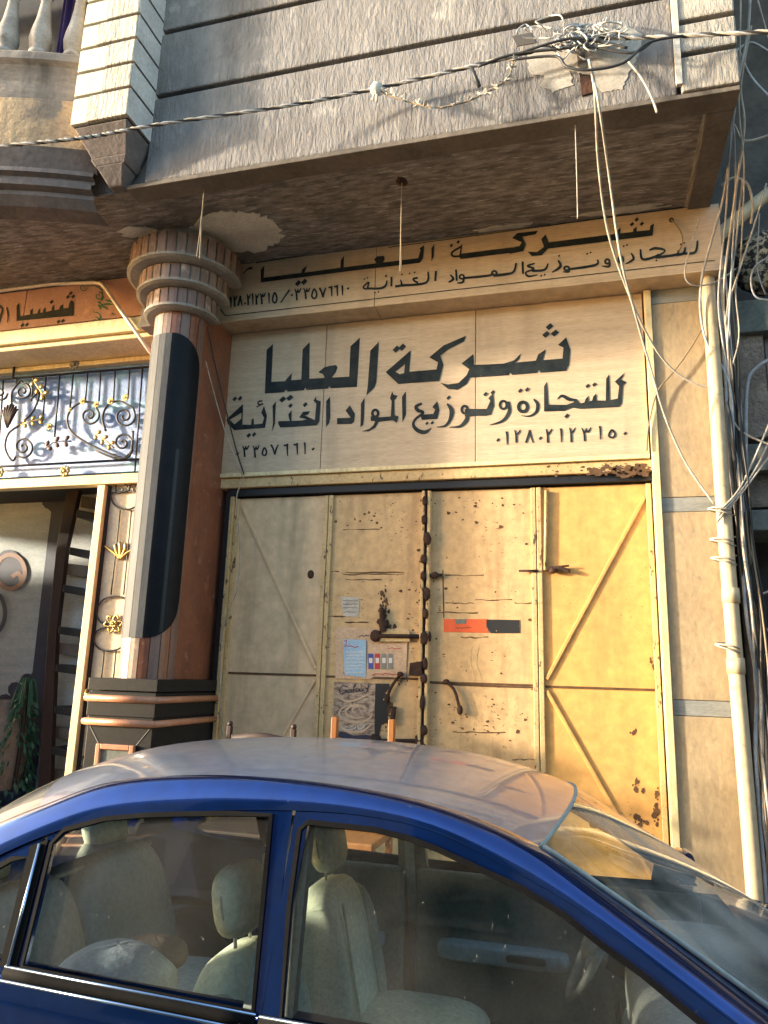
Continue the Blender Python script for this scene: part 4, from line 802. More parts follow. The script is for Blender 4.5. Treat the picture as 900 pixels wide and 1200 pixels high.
# ------------------------------------------------------------------ drain pipe
dr = thing('drain_pipe', 'cream painted drain pipe running down beside the tiled pilaster', 'pipe', (.93, -.2, .15))
pth = smooth_path([(1.42, -.12, 5.36), (1.25, -.15, 5.22), (1.02, -.19, 5.0), (.94, -.2, 4.9), (.925, -.2, 4.7), (.925, -.2, 3.9), (.92, -.2, 3.0), (.925, -.2, 2.0), (.935, -.2, 1.0), (.94, -.2, .16)], 6)
MB().tube(pth, .049, 14).build('pipe_run', 'pipe', dr, smooth=True)
for z in (4.86, 2.32, 1.86): MB().lathe([(.0, z-.05), (.056, z-.05), (.058, z), (.056, z+.05), (0, z+.05)], .926, -.2, 14).build('collar', 'pipe', dr, smooth=True)

# ------------------------------------------------------------------ dark neighbour on the right
nb_ = thing('neighbour_shop', 'dark rough concrete building front right of the drain pipe', 'building', (1.6, .2, .15))
MB().box(1.0, 4.5, .5, .6, .15, 9).build('back_wall', 'concrete_dark', nb_)
MB().box(1.01, 1.10, -.08, .5, .15, 9).build('party_wall', 'concrete_dark', nb_)
MB().box(1.10, 4.5, .0, .5, 4.30, 4.56).build('beam', 'concrete_green', nb_, bevel=.01)
MB().box(1.10, 1.32, .06, .5, 3.50, 4.299).build('wall_panel', 'rough_wall', nb_)
for x in (1.34, 1.45, 1.56, 1.68): MB().box(x, x+.09, .12, .16, 3.52, 4.299).build('slat', 'shelf_wood', nb_, bevel=.004)
MB().box(1.12, 4.5, -.05, .5, 3.22, 3.42).build('sill', 'concrete_green', nb_, bevel=.01); MB().box(1.14, 4.5, .06, .5, 2.98, 3.215).build('lower_wall', 'rough_wall', nb_); MB().box(1.10, 4.5, .0, .5, 2.80, 2.95).build('beam', 'concrete_green', nb_, bevel=.01)
for x, w, t in ((1.13, .05, 1.95), (1.20, .06, 1.9), (1.27, .08, 1.8), (1.36, .1, 2.1)): MB().box(x, x+w, .02, .06, .15, t).build('upright_board', 'shelf_wood' if w > .055 else 'cream_paint', nb_, bevel=.004)
MB().box(1.06, 1.10, -.13, -.085, 3.42, 4.3).build('white_batten', 'lime', nb_, bevel=.004)
MB().box(4.5, 4.6, -1.5, .6, .15, 9).build('far_wall', 'concrete_dark', nb_); MB().box(1.0, 4.5, -.5, .5, 9, 9.1).build('roof_slab', 'concrete_dark', nb_)
tag(MB().tube(smooth_path([ip(905, 420, -.06), ip(888, 430, -.06), ip(876, 450, -.06), ip(874, 520, -.06), ip(877, 600, -.06), ip(880, 700, -.06)], 6), .014, 8).build('grey_conduit', 'cable_grey', smooth=True), 'bent grey metal tube in front of the dark sill, right edge', 'pipe')
tag(MB().lathe([(0, 2.36), (.09, 2.36), (.11, 2.45), (.10, 2.6), (.04, 2.68), (.04, 2.72), (0, 2.72)], 1.34, -.02, 14).build('white_container', 'lime', smooth=True), 'white plastic container standing high in the dark gap at right', 'container')
# clump of rags and cable ends in the corner above the beam
cl = MB().blob((1.36, .02, 4.86), (.2, .14, .24), 2.2, 22, 14, noise=.13)
cl = cl.build('rag_clump', 'rag', smooth=True); tag(cl, 'ragged dirty clump stuck among the cables above the green beam', 'clump')

# ------------------------------------------------------------------ cables
def cable(label, pts, r, m, group=None, cat='cable', name='cable', k=6):
    P = [on_y(x, y, Y) for x, y, Y in pts]
    return tag(MB().tube(smooth_path(P, k), r, 6).build(name, m, smooth=True), label, cat, group)
def twist(pts, r, a, turns, ph):
    P = smooth_path([on_y(x, y, Y) for x, y, Y in pts], 14); n = len(P); o = []
    for i, p in enumerate(P):
        t = 2*math.pi*turns*i/n+ph; o.append(p+Vector((0, a*math.cos(t), a*math.sin(t))))
    return MB().tube(o, r, 6)
YO = YF-.12
main = [(-700, 215, -2.2), (-400, 203, -2.1), (-160, 184, -2.0), (0, 171, -1.98), (85, 163, -1.92), (120, 158, -1.87), (185, 146, -1.82), (330, 125, YO-.08), (440, 104, YO), (560, 76, YO), (680, 48, YO+.02), (760, 44, YO), (900, 37, YO-.05), (1100, 26, YO-.1), (1500, 0, YO-.2), (2300, -60, YO-.4)]
oc = thing('overhead_cable', 'twisted grey service cable strung across the grey stucco face', 'cable', tuple(on_y(440, 104, YO)))
for ph, m in ((0, 'cable_grey'), (2.1, 'cable_white'), (4.2, 'cable_black')): twist(main, .007, .008, 48, ph).build('strand', m, oc, smooth=True)
for i, (pts, m) in enumerate((([(560, 78, YO-.02), (600, 64, YO-.03), (650, 58, YO-.03), (690, 55, YO-.02), (740, 62, YO-.03), (765, 48, YO-.02)], 'cable_black'), ([(600, 70, YO-.04), (650, 66, YO-.05), (664, 78, YO-.06), (690, 82, YO-.06), (730, 74, YO-.05), (760, 50, YO-.03), (800, 42, YO-.02)], 'cable_black'),
    ([(610, 62, YO-.03), (640, 52, YO-.05), (670, 45, YO-.05), (700, 48, YO-.03), (735, 56, YO-.03)], 'cable_black'))):
    cable('loose black cable looping round the wall anchor above the sign', pts, .009, m, 'black cables at the wall anchor')
tn = random.Random(11); g = MB()
for i in range(26):
    cx, cy = tn.gauss(678, 17), tn.gauss(44, 8); a = tn.uniform(0, 6.28); pts = []
    for j in range(7): pts.append(on_y(cx+tn.uniform(6, 18)*math.cos(a+j*.95), cy+tn.uniform(4, 11)*math.sin(a+j*.95), YO-.0+tn.uniform(-.05, .08)))
    g.tube(smooth_path(pts, 5), tn.choice((.004, .005, .007)), 5)
tag(g.build('wire_tangle', 'cable_grey', smooth=True), 'tangled knot of wire ends at the wall anchor', 'wires')
g = MB()
for i in range(12):
    cx, cy = tn.gauss(690, 24), tn.gauss(42, 6); a = tn.uniform(0, 6.28)
    g.tube(smooth_path([on_y(cx+tn.uniform(8, 26)*math.cos(a+j*.8), cy+tn.uniform(4, 13)*math.sin(a+j*.8), YO+tn.uniform(-.06, .06)) for j in range(7)], 5), .005, 5)
tag(g.build('wire_tangle', 'lime', smooth=True), 'loose coil of whitish wire over the wall anchor', 'wires')
# shredded garland tied under the cable
ga = thing('garland', 'shredded white garland sagging from the twisted overhead cable', 'garland', tuple(on_y(520, 125, YO-.02)))
gp_ = smooth_path([on_y(x, y, YO-.02) for x, y in ((441, 100), (450, 109), (465, 115), (485, 121), (510, 126), (540, 121), (565, 111), (585, 100), (597, 88), (602, 70))], 6)
MB().tube(gp_, .006, 5).build('cord', 'cable_brown', ga, smooth=True)
g = MB()
for i in range(90):
    p = Vector(tn.choice(gp_[6:])); d = Vector((tn.uniform(-1, 1), tn.uniform(-.6, .2), tn.uniform(-.4, 1))).normalized()*tn.uniform(.02, .05); w = Vector((tn.uniform(-1, 1), tn.uniform(-1, 1), tn.uniform(-1, 1))).normalized()*.008
    g.add([p-w, p+w, p+d+w, p+d-w], [(0, 1, 2, 3)])
g.build('tinsel', 'lime', ga, solid=.002)['kind'] = 'stuff'; c = on_y(441, 104, YO-.03); g = MB().blob(c, (.035, .03, .05), 2.2, 10, 7, noise=.25).tube([c, c+Vector((.01, -.01, -.11))], .01, 5).tube([c, c+Vector((-.02, -.01, -.09))], .008, 5); g.build('knot', 'lime', ga, smooth=True)
c = on_y(556, 88, YO-.03); MB().tube([c+Vector((-.02, 0, .06)), c, c+Vector((.03, 0, -.09))], .014, 5).build('dark_tag', 'cable_black', ga, smooth=True)
# hanger wires from the soffit
def zpt(x, y, z):
    d = CR*(x-450)-CU*(y-600)+CF*FPX; return EYE+d*((z-EYE.z)/d.z)
def hanger(x, y, yb, label, m, strands=2):
    p = zpt(x, y, ZS); t = thing('hanger_wire', label, 'wire', tuple(p)); n_ = 0
    q = p.copy(); q.z = p.z-.02
    # hang straight down until it reaches the given height in the photo
    lo = p.z-2.2
    for i in range(200):
        q.z = p.z-2.2*i/200
        v = q-EYE
        if 600-FPX*v.dot(CU)/v.dot(CF) >= yb: break
    for i in range(strands):
        o = Vector((tn.uniform(-.012, .012), tn.uniform(-.012, .012), 0)); MB().tube(smooth_path([p, p*.75+q*.25+o*.2, p*.45+q*.55+o*.4, q*.75+p*.25+o*.9, q+o*1.8], 5), .0035, 5).build('strand', m, t, smooth=True)
    MB().blob(p, (.045, .05, .02), 2.2, 10, 6, noise=.2).build('hook', 'rust', t, smooth=True)
hanger(240, 216, 302, 'pale wire hanging from the soffit in front of the column capital', 'cable_brown', 3)
hanger(471, 212, 318, 'thin frayed wire hanging from the middle of the soffit', 'cable_brown')
hanger(674, 142, 252, 'straight white wire hanging from the front edge of the soffit', 'cable_white')
# long white drops from the anchor
cable('long white cable dropping from the wall anchor past both signs to the drain pipe', [(690, 70, YO), (697, 110, YO), (701, 190, -1.2), (712, 270, -.9), (735, 340, -.65), (760, 395, -.4), (785, 430, -.25), (815, 450, -.2), (848, 456, -.2)], .008, 'cable_white')
cable('second white cable dropping from the wall anchor, swinging far across the pilaster', [(692, 74, YO), (703, 130, YO), (713, 200, -1.2), (727, 300, -.9), (745, 370, -.65), (762, 430, -.45), (780, 490, -.3), (805, 545, -.2), (838, 592, -.2)], .008, 'cable_white')
cable('short white wire tail hanging off the wall face right of the anchor', [(735, 70, YO), (752, 92, YO), (764, 115, YO), (770, 132, YO)], .007, 'cable_white')
cable('thin pale wire hanging down the left edge of the gate', [(240, 420, -.5), (262, 500, -.3), (283, 555, -.15), (285, 562, -.12), (277, 585, -.09), (281, 640, -.08), (278, 690, -.08), (262, 735, -.08), (258, 820, -.08), (262, 870, -.08)], .005, 'cable_white')
cable('dark wire slanting from the column capital across the brown marble to the sign corner', [(243, 383, -.55), (255, 440, -.35), (275, 520, -.14), (286, 556, -.1)], .006, 'cable_black')
cable('thin wire from the hole in the upper sign down to its lettering', [(787, 258, YU-.01), (797, 270, YU-.03), (800, 283, YU-.03), (795, 296, YU-.01)], .005, 'cable_brown')
cable('brown wire looping over the top of the pilaster', [(820, 255, YU-.1), (806, 300, -.4), (803, 325, -.35), (815, 335, -.3), (840, 330, -.25), (862, 315, -.2)], .006, 'cable_white')
cable('dark wire sagging across the pilaster from the sign to the drain pipe', [(823, 385, -.14), (808, 410, -.14), (790, 435, -.14), (770, 460, -.14), (760, 500, -.14), (758, 528, -.14)], .006, 'cable_brown')
# cables falling down the right corner
drops = [[(868, -40, -1.3), (868, 0, -1.3), (867, 60, -1.2), (866, 130, -1.0), (872, 200, -.8), (868, 300, -.4), (862, 340, -.3)], [(879, 0, -1.3), (876, 40, -1.2), (866, 90, -1.1), (858, 150, -.9), (848, 230, -.6), (822, 330, -.3)],
         [(880, 30, -1.2), (868, 100, -1.0), (872, 150, -.9), (860, 240, -.6), (848, 340, -.32)], [(858, 120, -1.0), (855, 180, -.8), (850, 260, -.5), (842, 345, -.32)], [(870, 210, -.7), (865, 260, -.5), (858, 320, -.35), (850, 380, -.3)],
         [(860, 150, -.9), (862, 230, -.6), (858, 300, -.4), (853, 400, -.3)], [(888, 0, -1.2), (899, 40, -1.1), (905, 60, -1.1)], [(866, 60, -1.1), (880, 90, -1.0), (903, 115, -1.0)], [(840, 155, -.9), (858, 145, -.85), (872, 165, -.8), (903, 158, -.8)],
         [(845, 218, -.5), (860, 208, -.5), (876, 216, -.5), (882, 240, -.45), (880, 262, -.4)], [(900, 60, -1.), (880, 50, -1.), (862, 60, -1.)], [(898, 215, -.4), (885, 260, -.35), (862, 330, -.3), (852, 360, -.28)],
         [(903, 300, -.3), (885, 312, -.28), (880, 330, -.25), (886, 348, -.22), (905, 352, -.2)], [(890, 250, -.35), (888, 290, -.3), (888, 320, -.25), (897, 345, -.2)]]
drops = [p+([(p[-1][0]+4, 395, -.24), (855, 450, -.2), (860, 540, -.2)] if 295 < p[-1][1] < 350 and p[-1][0] < 872 else []) for p in drops]
for p in drops: cable('whitish cable hanging in the crowded corner above the drain pipe', p, tn.choice((.005, .0065, .0085)), tn.choice(('cable_white', 'cable_white', 'cable_grey')), 'cables in the right corner')
for i in range(15):
    ox = tn.uniform(-9, 9); pts = []
    for y in (300, 360, 430, 500, 570, 640, 720, 800, 880, 960, 1040, 1090):
        xc = 850+(y-330)*.066+(4 if y > 550 else 0); pts.append((xc+ox+tn.uniform(-4, 4)+(6 if y > 700 else 0), y, -.17+tn.uniform(-.05, .05)))
    cable('cable in the bundle running down the wall behind the drain pipe', pts, tn.choice((.007, .009, .012)), tn.choice(('cable_black', 'cable_white', 'cable_grey', 'cable_black', 'cable_brown')), 'cable bundle beside the drain pipe')
for p, lb in (([(850, 470, -.2), (857, 490, -.2), (872, 508, -.18), (905, 522, -.15)], 'white cable bowing from the bundle to the right edge above the lower green beam'), ([(905, 488, -.12), (885, 535, -.18), (865, 575, -.22), (842, 600, -.27)], 'pale cable rising steeply to the right from the pipe, upper of three'), ([(905, 508, -.12), (888, 545, -.18), (866, 578, -.22), (842, 604, -.27)], 'pale cable rising steeply to the right from the pipe, middle of three'), ([(905, 530, -.12), (890, 550, -.18), (866, 582, -.22), (840, 612, -.27)], 'pale cable rising steeply to the right from the pipe, lower of three'),
              ([(903, 692, -.1), (888, 698, -.15), (874, 702, -.18), (884, 715, -.17), (900, 740, -.12)], 'thick pale cable kinked to the right below the white container')): cable(lb, p, .008, 'cable_white')
for y in (604, 640, 662, 764): 
    p = on_y(845+(y-600)*.055, y, -.2); g = MB()
    for j in range(2): g.tube([Vector((p.x+.08*math.cos(a), -.2+.08*math.sin(a), p.z+.02*j+.05*math.sin(a*.5+j))) for a in [i*.55 for i in range(11)]], .006, 5)
    tag(g.build('wire_tie', 'cable_white', smooth=True), 'wire wound round the drain pipe and cable bundle', 'wire', 'wire ties round the drain pipe')

# ------------------------------------------------------------------ chairs on the pavement
def chair(label, x0, x1, yb, ztop, m, post_w, style):
    t = thing('chair', label, 'chair', ((x0+x1)/2, yb-.2, .3)); zs = .3+.46
    for x in (x0, x1):
        MB().box(x-post_w/2, x+post_w/2, yb-post_w/2, yb+post_w/2, .3, ztop).build('rear_post', m, t, bevel=.006)
        if style == 'turned': MB().blob((x, yb, ztop+.012), (post_w*.55, post_w*.55, .02), 2.2, 10, 6).build('finial', m, t, smooth=True)
        MB().box(x-post_w/2, x+post_w/2, yb-.42, yb-.42+post_w, .3, zs-.02).build('front_leg', m, t, bevel=.004)
    MB().box(x0-.02, x1+.02, yb-.44, yb+.02, zs-.02, zs+.02).build('seat', m, t, bevel=.01)
    g = MB(); w = x1-x0
    zt = ztop-.05
    if style == 'turned': zt = ztop-.045; g.grid(lambda u, v: (x0+w*u, yb-.03*math.sin(u*math.pi), zt-.09*(1-v)-(.012 if v else 0)*math.cos(u*2*math.pi)), 12, 3); g.build('back_rail', m, t, smooth=True, solid=.02)
    else: g.box(x0, x1, yb-.012, yb+.012, ztop-.34, ztop-.26).build('back_rail', m, t, bevel=.006)
    MB().box(x0, x1, yb-.012, yb+.012, zs+.18, zs+.25).build('lower_rail', m, t, bevel=.004)
    for x in (x0, x1): MB().box(x-.01, x+.01, yb-.40, yb, .48, .51).build('stretcher', m, t)
chair('dark brown wooden chair in front of the left gate leaf', -2.40, -1.93, -.75, 1.365, 'brown_wood', .035, 'turned')
chair('orange varnished wooden chair in front of the chocolate poster', -1.64, -1.25, -.75, 1.455, 'orange_wood', .042, 'plain')
WD = 0

# ================================================================== CAR
YCAR = -2.93
car = thing('parked_car', 'dusty dark blue sedan parked across the shop gate', 'car', (-.55, YCAR, 0))
def interp(tab, x):
    if x <= tab[0][0]: return tab[0][1]
    for (a, b), (c, d) in zip(tab[:-1], tab[1:]):
        if x <= c:
            n = len(tab); i = tab.index((a, b)); p0 = tab[max(i-1, 0)]; p3 = tab[min(i+2, n-1)]
            t = (x-a)/(c-a); m1 = (d-p0[1])/(c-p0[0]) if c != p0[0] else 0; m2 = (p3[1]-b)/(p3[0]-a) if p3[0] != a else 0; h = c-a
            return (2*t**3-3*t*t+1)*b+(t**3-2*t*t+t)*h*m1+(-2*t**3+3*t*t)*d+(t**3-t*t)*h*m2
    return tab[-1][1]
GAP = [(-2.0, .99), (-1.85, 1.08), (-1.655, 1.191), (-1.51, 1.258), (-1.359, 1.307), (-1.071, 1.346), (-.794, 1.367), (-.578, 1.369), (-.387, 1.345), (-.176, 1.272), (0., 1.195), (.148, 1.113), (.30, 1.025), (.46, .935)]
SEAM = [(-2.05, 1.10), (-1.9, 1.175), (-1.766, 1.247), (-1.619, 1.310), (-1.391, 1.392), (-1.11, 1.428), (-.844, 1.435), (-.594, 1.422), (-.382, 1.392), (-.161, 1.327), (.003, 1.242), (.18, 1.143), (.351, 1.042), (.50, .95)]
def side_v(z): return -(.83-.36*(z-.92))           # half width of the greenhouse at height z (near side negative)
def S(x, z, out=0.): return (x, YCAR+side_v(z)-out, z)
def mirror(mb): 
    o = MB(); o.v = [(a, 2*YCAR-b, c) for a, b, c in mb.v]; o.f = list(mb.f); return o
def both(mb): k = MB(); k.add(mb.v, mb.f); m2 = mirror(mb); k.add(m2.v, m2.f); return k
# lower body
TOP = [(-2.74, .70), (-2.70, .86), (-2.6, .955), (-2.3, .985), (-2.0, .975), (-1.5, .935), (-.75, .917), (0, .905), (.48, .915), (.8, .87), (1.2, .80), (1.45, .72), (1.58, .58), (1.64, .45)]
def bw(x): e = max(0, (abs(x+.55)-1.5)/.68); return .85*(1-.16*e**2.4)
xs_ = [-2.74, -2.72, -2.68, -2.6, -2.45, -2.25, -2.05, -1.95, -1.75, -1.5, -1.2, -.9, -.6, -.3, 0, .3, .46, .6, .8, 1.0, 1.2, 1.35, 1.48, 1.57, 1.62, 1.64]
def section(x):
    t = interp(TOP, x); b = bw(x); k = b/.85; zb = .22 if -2.5 < x < 1.4 else .32
    zb = min(zb, t-.08)
    L = [(.70, zb), (.80, zb+.03), (.835, zb+(t-zb)*.25), (.852, zb+(t-zb)*.5), (.85, zb+(t-zb)*.72), (.84, t-.07), (.832, t-.025), (.82, t), (.76, t+.006)]
    return [(x, YCAR-a*k, z) for a, z in L]
secs = [section(x) for x in xs_]; n = len(secs[0])
bd = MB(); vs = [p for s_ in secs for p in s_]; fs = [(i*n+j, i*n+j+1, (i+1)*n+j+1, (i+1)*n+j) for i in range(len(secs)-1) for j in range(n-1)]
bd.add(vs, fs); bd = both(bd)
def decks(x0, x1, up):
    X = [x for x in xs_ if x0-1e-6 <= x <= x1+1e-6]
    g = MB(); g.grid(lambda u, v: (lambda x: (x, YCAR+.76*bw(x)/.85*(2*v-1), interp(TOP, x)+.006+up*(1-(2*v-1)**2)))(X[int(round(u*(len(X)-1)))]), len(X)-1, 12); return g
d1 = decks(-2.74, -1.95, .02); d2 = decks(.46, 1.64, .035); bd.add(d1.v, d1.f); bd.add(d2.v, d2.f)
for i in (0, -1):
    e = secs[i]; e2 = [(a, 2*YCAR-b, c) for a, b, c in e]; bd.add(e+e2[::-1], [tuple(range(2*n))])
body = bd.build('body', 'car_paint', car, smooth=True)
MB().box(-2.6, 1.5, YCAR-.72, YCAR+.72, .2, .26).build('floor_pan', 'trim_dark', car)
# roof rails / pillars
def rail_pt(x, t):
    zg, zs = interp(GAP, x), interp(SEAM, x); g = Vector(S(x, zg-.004, .012)); e = Vector((x, YCAR-.62+.0, zs)); c = Vector((x, min(YCAR+side_v(zs-.006)+.0, YCAR-.62)-.02, zs-.004))
    return tuple(g*(1-t)**2+c*2*t*(1-t)+e*t*t)
rl = MB().grid(lambda u, v: rail_pt(-2.0+2.46*u, v), 60, 8); rl.build('roof_rail', 'car_paint', car, smooth=True); mirror(rl).build('roof_rail', 'car_paint', car, smooth=True)
ZRM = 0
def crown(x): return .055
XF, XR = -.135, -1.63
def bow_front(t): return .075*(1-t*t)
def roof_pt(u, v):
    t = 2*v-1; x = XR-.22*(1-t*t)*(1-u)+(XF-XR)*u+bow_front(t)*u
    xe = XR+(XF-XR)*u
    return (x, YCAR+.62*t, interp(SEAM, xe)+.052*(1-t*t)**.9*(1 if True else 0))
roof = MB().grid(roof_pt, 40, 24).build('roof', 'car_roof', car, smooth=True)
def ws_pt(u, v):
    t = 2*v-1; xe = XF+(.50-XF)*u; w = .62+.12*u
    return (xe+.008+bow_front(t)*(1+1.2*u), YCAR+(.62+.10*u)*t, interp(SEAM, xe)+.052*(1-t*t)**.9*(1-u)**1.5-.004)
MB().grid(ws_pt, 24, 24).build('windscreen', 'glass_front', car, smooth=True)
f = MB(); f.tube([Vector(ws_pt(0., j/24))+Vector((-.004, 0, .003)) for j in range(25)], .006, 6); f.build('windscreen_seal', 'trim_mid', car, smooth=True)
f = MB().tube([Vector(ws_pt(i/20, 0.0))+Vector((0, .0, .004)) for i in range(21)], .007, 6); f.build('windscreen_trim', 'trim_mid', car, smooth=True); mirror(f).build('windscreen_trim', 'trim_mid', car, smooth=True)
def rw_pt(u, v):
    t = 2*v-1; xe = XR-.5*u
    return (xe-.22*(1-t*t)*(1+.2*u), YCAR+(.62+.06*u)*t, interp(SEAM, max(xe, -2.05))+.052*(1-t*t)**.9*(1-u)-(.13*max(0, u-.84)/.16 if u > .84 else 0))
MB().grid(rw_pt, 16, 20).build('rear_window', 'glass_front', car, smooth=True)
# doors: painted frames, glass, seals
def side_panel(outer, out, name, m, parent, solid=0.0, nz=1):
    g = MB(); q = [S(x, z, out) for x, z in outer]; g.add(q, [tuple(range(len(q)))]); return g
RG = [(-1.455, .955), (-1.484, 1.232), (-1.46, 1.262), (-1.341, 1.298), (-1.22, 1.315), (-1.092, 1.327), (-.96, 1.337), (-.846, 1.343), (-.832, 1.2), (-.80, .938), (-1.1, .946)]
FG = [(-.72, .928), (-.742, 1.15), (-.748, 1.318), (-.734, 1.332), (-.549, 1.328), (-.46, 1.316), (-.382, 1.297), (-.28, 1.265), (-.175, 1.233), (-.08, 1.19), (.009, 1.138), (.09, 1.095), (.165, 1.048), (.26, .99), (.33, .935), (-.2, .925)]
QG = [(-1.528, .955), (-1.556, 1.19), (-1.60, 1.178), (-1.69, 1.125), (-1.80, 1.05), (-1.86, .985), (-1.82, .962)]
def strip_ring(inner, w, out):           # closed band of width w around an opening
    n = len(inner); cx = sum(p[0] for p in inner)/n; cz = sum(p[1] for p in inner)/n; vs = []
    for i, (x, z) in enumerate(inner):
        a, b = inner[i-1], inner[(i+1) % n]; d = Vector((b[0]-a[0], b[1]-a[1])).normalized(); nn = Vector((d.y, -d.x))
        if nn.dot(Vector((x-cx, z-cz))) < 0: nn = -nn
        vs += [S(x, z, out), S(x+nn.x*w, z+nn.y*w, out-.001)]
    return MB().add(vs, [(2*i, 2*i+1, 2*((i+1) % n)+1, 2*((i+1) % n)) for i in range(n)])
def between(top, bot, out, n=24):        # skin between two polylines
    def at(L, u):
        t = u*(len(L)-1); i = min(int(t), len(L)-2); return Vector(L[i])*(1-t+i)+Vector(L[i+1])*(t-i)
    return MB().grid(lambda u, v: (lambda p: S(p.x, p.y, out))(at(top, u)*(1-v)+at(bot, u)*v), n, 2)
def gapc(x, d=.008): return (x, interp(GAP, x)+.012-.0*d)
for side in (0, 1):
    fix = (lambda m: m) if side == 0 else mirror
    for nm, GL, x0, x1 in (('rear_door', RG, -1.505, -.785), ('front_door', FG, -.775, .40)):
        # frame above and around the glass
        if nm == 'rear_door':
            pieces = [between([gapc(x0+.0+(x1-x0)*i/12, .01) for i in range(13)], RG[1:8], .0, 24), between([(x1, gapc(x1)[1]), (x1+.01, 1.15), (x1+.012, .92)], RG[7:10], 0, 8), between([(x0-.01, gapc(x0)[1]), (x0+.008, 1.1), (x0+.015, .945)], [RG[1], (-1.47, 1.1), RG[0]], 0, 8)]
        else:
            pieces = [between([gapc(x0+(.40-x0)*i/20, .01) for i in range(21)], FG[3:15], 0, 36), between([(x0, gapc(x0)[1]), (x0, 1.15), (x0+.0, .915)], [FG[3], FG[1], FG[0]], 0, 8)]
        g = MB()
        for p in pieces: g.add(p.v, p.f)
        door = fix(g).build(nm, 'car_paint', car, smooth=False, solid=.012)
        q = fix(MB().add([S(x, z, -.012) for x, z in GL], [tuple(range(len(GL)))])).build('window', 'glass_side', door)
        fix(strip_ring(GL, .012, .008)).build('window_seal', 'rubber', door, solid=.01)
        zz = [.945, .932] if nm == 'rear_door' else [.930, .915]
        b_ = MB(); xa, xb = (x0, x1) if nm == 'rear_door' else (x0, .38)
        b_.grid(lambda u, v: S(xa+(xb-xa)*u, (.952-.02*(xa+1.5)/.75+(-.017*u if nm == 'rear_door' else -.012*u))-.028*v if nm == 'rear_door' else (.933-.012*u)-.028*v, .012+.008*math.sin(v*math.pi)), 8, 6)
        fix(b_).build('belt_moulding', 'rubber', door, smooth=True, solid=.004)
        c_ = MB(); c_.tube([S(xa, (.952 if nm == 'rear_door' else .933)-.002, .016), S(xb, (.935 if nm == 'rear_door' else .92)-.002, .016)], .004, 6).tube([S(xa, (.952 if nm == 'rear_door' else .933)-.03, .02), S(xb, (.935 if nm == 'rear_door' else .92)-.03, .02)], .004, 6)
        fix(c_).build('belt_highlight', 'highlight_blue', door, smooth=True)
        # inner door card with pull handle
        ic = MB().box(x0+.02, (x1 if nm == 'rear_door' else .42)-.02, YCAR-.775, YCAR-.74, .35, .915); card = fix(ic).build('door_card', 'trim_mid', door, bevel=.02)
        xm = -.38 if nm == 'front_door' else -1.15
        fix(MB().blob((xm, YCAR-.715, .625), (.27, .05, .034), 6, 20, 10)).build('armrest', 'trim_light', door, smooth=True)
        fix(MB().blob((xm+.10, YCAR-.664, .63), (.08, .008, .014), 6, 16, 6)).build('pull_recess', 'trim_dark', door, smooth=True)
        fix(MB().blob((x0+.3, YCAR-.87, .78), (.09, .02, .02), 3, 12, 6)).build('door_handle', 'car_paint', door, smooth=True)
    qd = fix(MB().add([S(x, z, -.012) for x, z in QG], [tuple(range(len(QG)))])).build('quarter_window', 'glass_side', car)
    fix(strip_ring(QG, .014, .006)).build('window_seal', 'rubber', qd, solid=.008)
    g = between([gapc(-1.98+.47*i/10, .005) for i in range(11)], [QG[5], QG[4], QG[3], QG[2], QG[1]], -.001, 16); g2 = between([(-1.98, .96), (-1.9, .94), (-1.7, .93), (-1.5, .93)], [QG[5], QG[6], (-1.7, .958), QG[0]], -.001, 10); g.add(g2.v, g2.f)
    g2 = between([gapc(-1.98, .005), (-1.98, .96)], [(-1.86, .99), (-1.86, .98)], -.001, 3); g.add(g2.v, g2.f)
    fix(g).build('rear_quarter', 'car_paint', car, solid=.01)
    # pillar strip between quarter glass and rear door glass
    fix(between([(-1.556, 1.22), (-1.525, .945)], [(-1.505, 1.24), (-1.475, .945)], .006, 6)).build('window_divider', 'rubber', car, solid=.01)
    fix(MB().tube([S(-1.524, 1.23, .016), S(-1.497, .95, .016)], .0045, 6)).build('divider_highlight', 'highlight_blue', car, smooth=True)
    # inner B pillar and belt
    fix(between([(-.82, 1.34), (-.86, .5)], [(-.74, 1.34), (-.68, .5)], -.05, 6)).build('pillar_trim', 'trim_mid', car, solid=.03)
    fix(between([(-.80, 1.2), (-.80, .6)], [(-.76, 1.2), (-.76, .6)], -.09, 6)).build('seat_belt', 'trim_light', car, solid=.006)
    # mirror
    mb_ = MB().blob((.36, YCAR-.97, 1.0-.03), (.05, .1, .07), 2.8, 14, 8); mr = fix(mb_).build('wing_mirror', 'car_paint', car, smooth=True)
    fix(MB().prism([(.22, .93), (.40, .93), (.33, .98), (.24, 1.02)], YCAR-.86, YCAR-.82)).build('mirror_foot', 'rubber', mr, bevel=.004)
    # wheels, arches, lamps
    for wx in (-1.9, .78):
        wh = fix(MB().lathe([(.19, -.10), (.27, -.10), (.295, -.07), (.30, 0), (.295, .07), (.27, .10), (.19, .10)], 0, 0, 28))
        t_ = MB(); t_.v = [(wx+a, YCAR+(-1 if side == 0 else 1)*.775+c, .30+b) for a, b, c in wh.v] if side == 0 else [(wx+a, YCAR+.775+c, .30+(b-2*YCAR)) for a, b, c in wh.v]; t_.f = wh.f
        wo_ = t_.build('wheel', 'tyre', car, smooth=True)
        sy = YCAR+(-.862 if side == 0 else .862); r2 = MB()
        for j in range(7):
            a = j*2*math.pi/7; r2.bar((wx, sy, .30), (wx+.18*math.cos(a), sy, .30+.18*math.sin(a)), .04, .02)
        r2.tube([(wx+.19*math.cos(i*.3142), sy, .30+.19*math.sin(i*.3142)) for i in range(20)], .012, 6, True); r2.build('rim', 'rim', wo_)
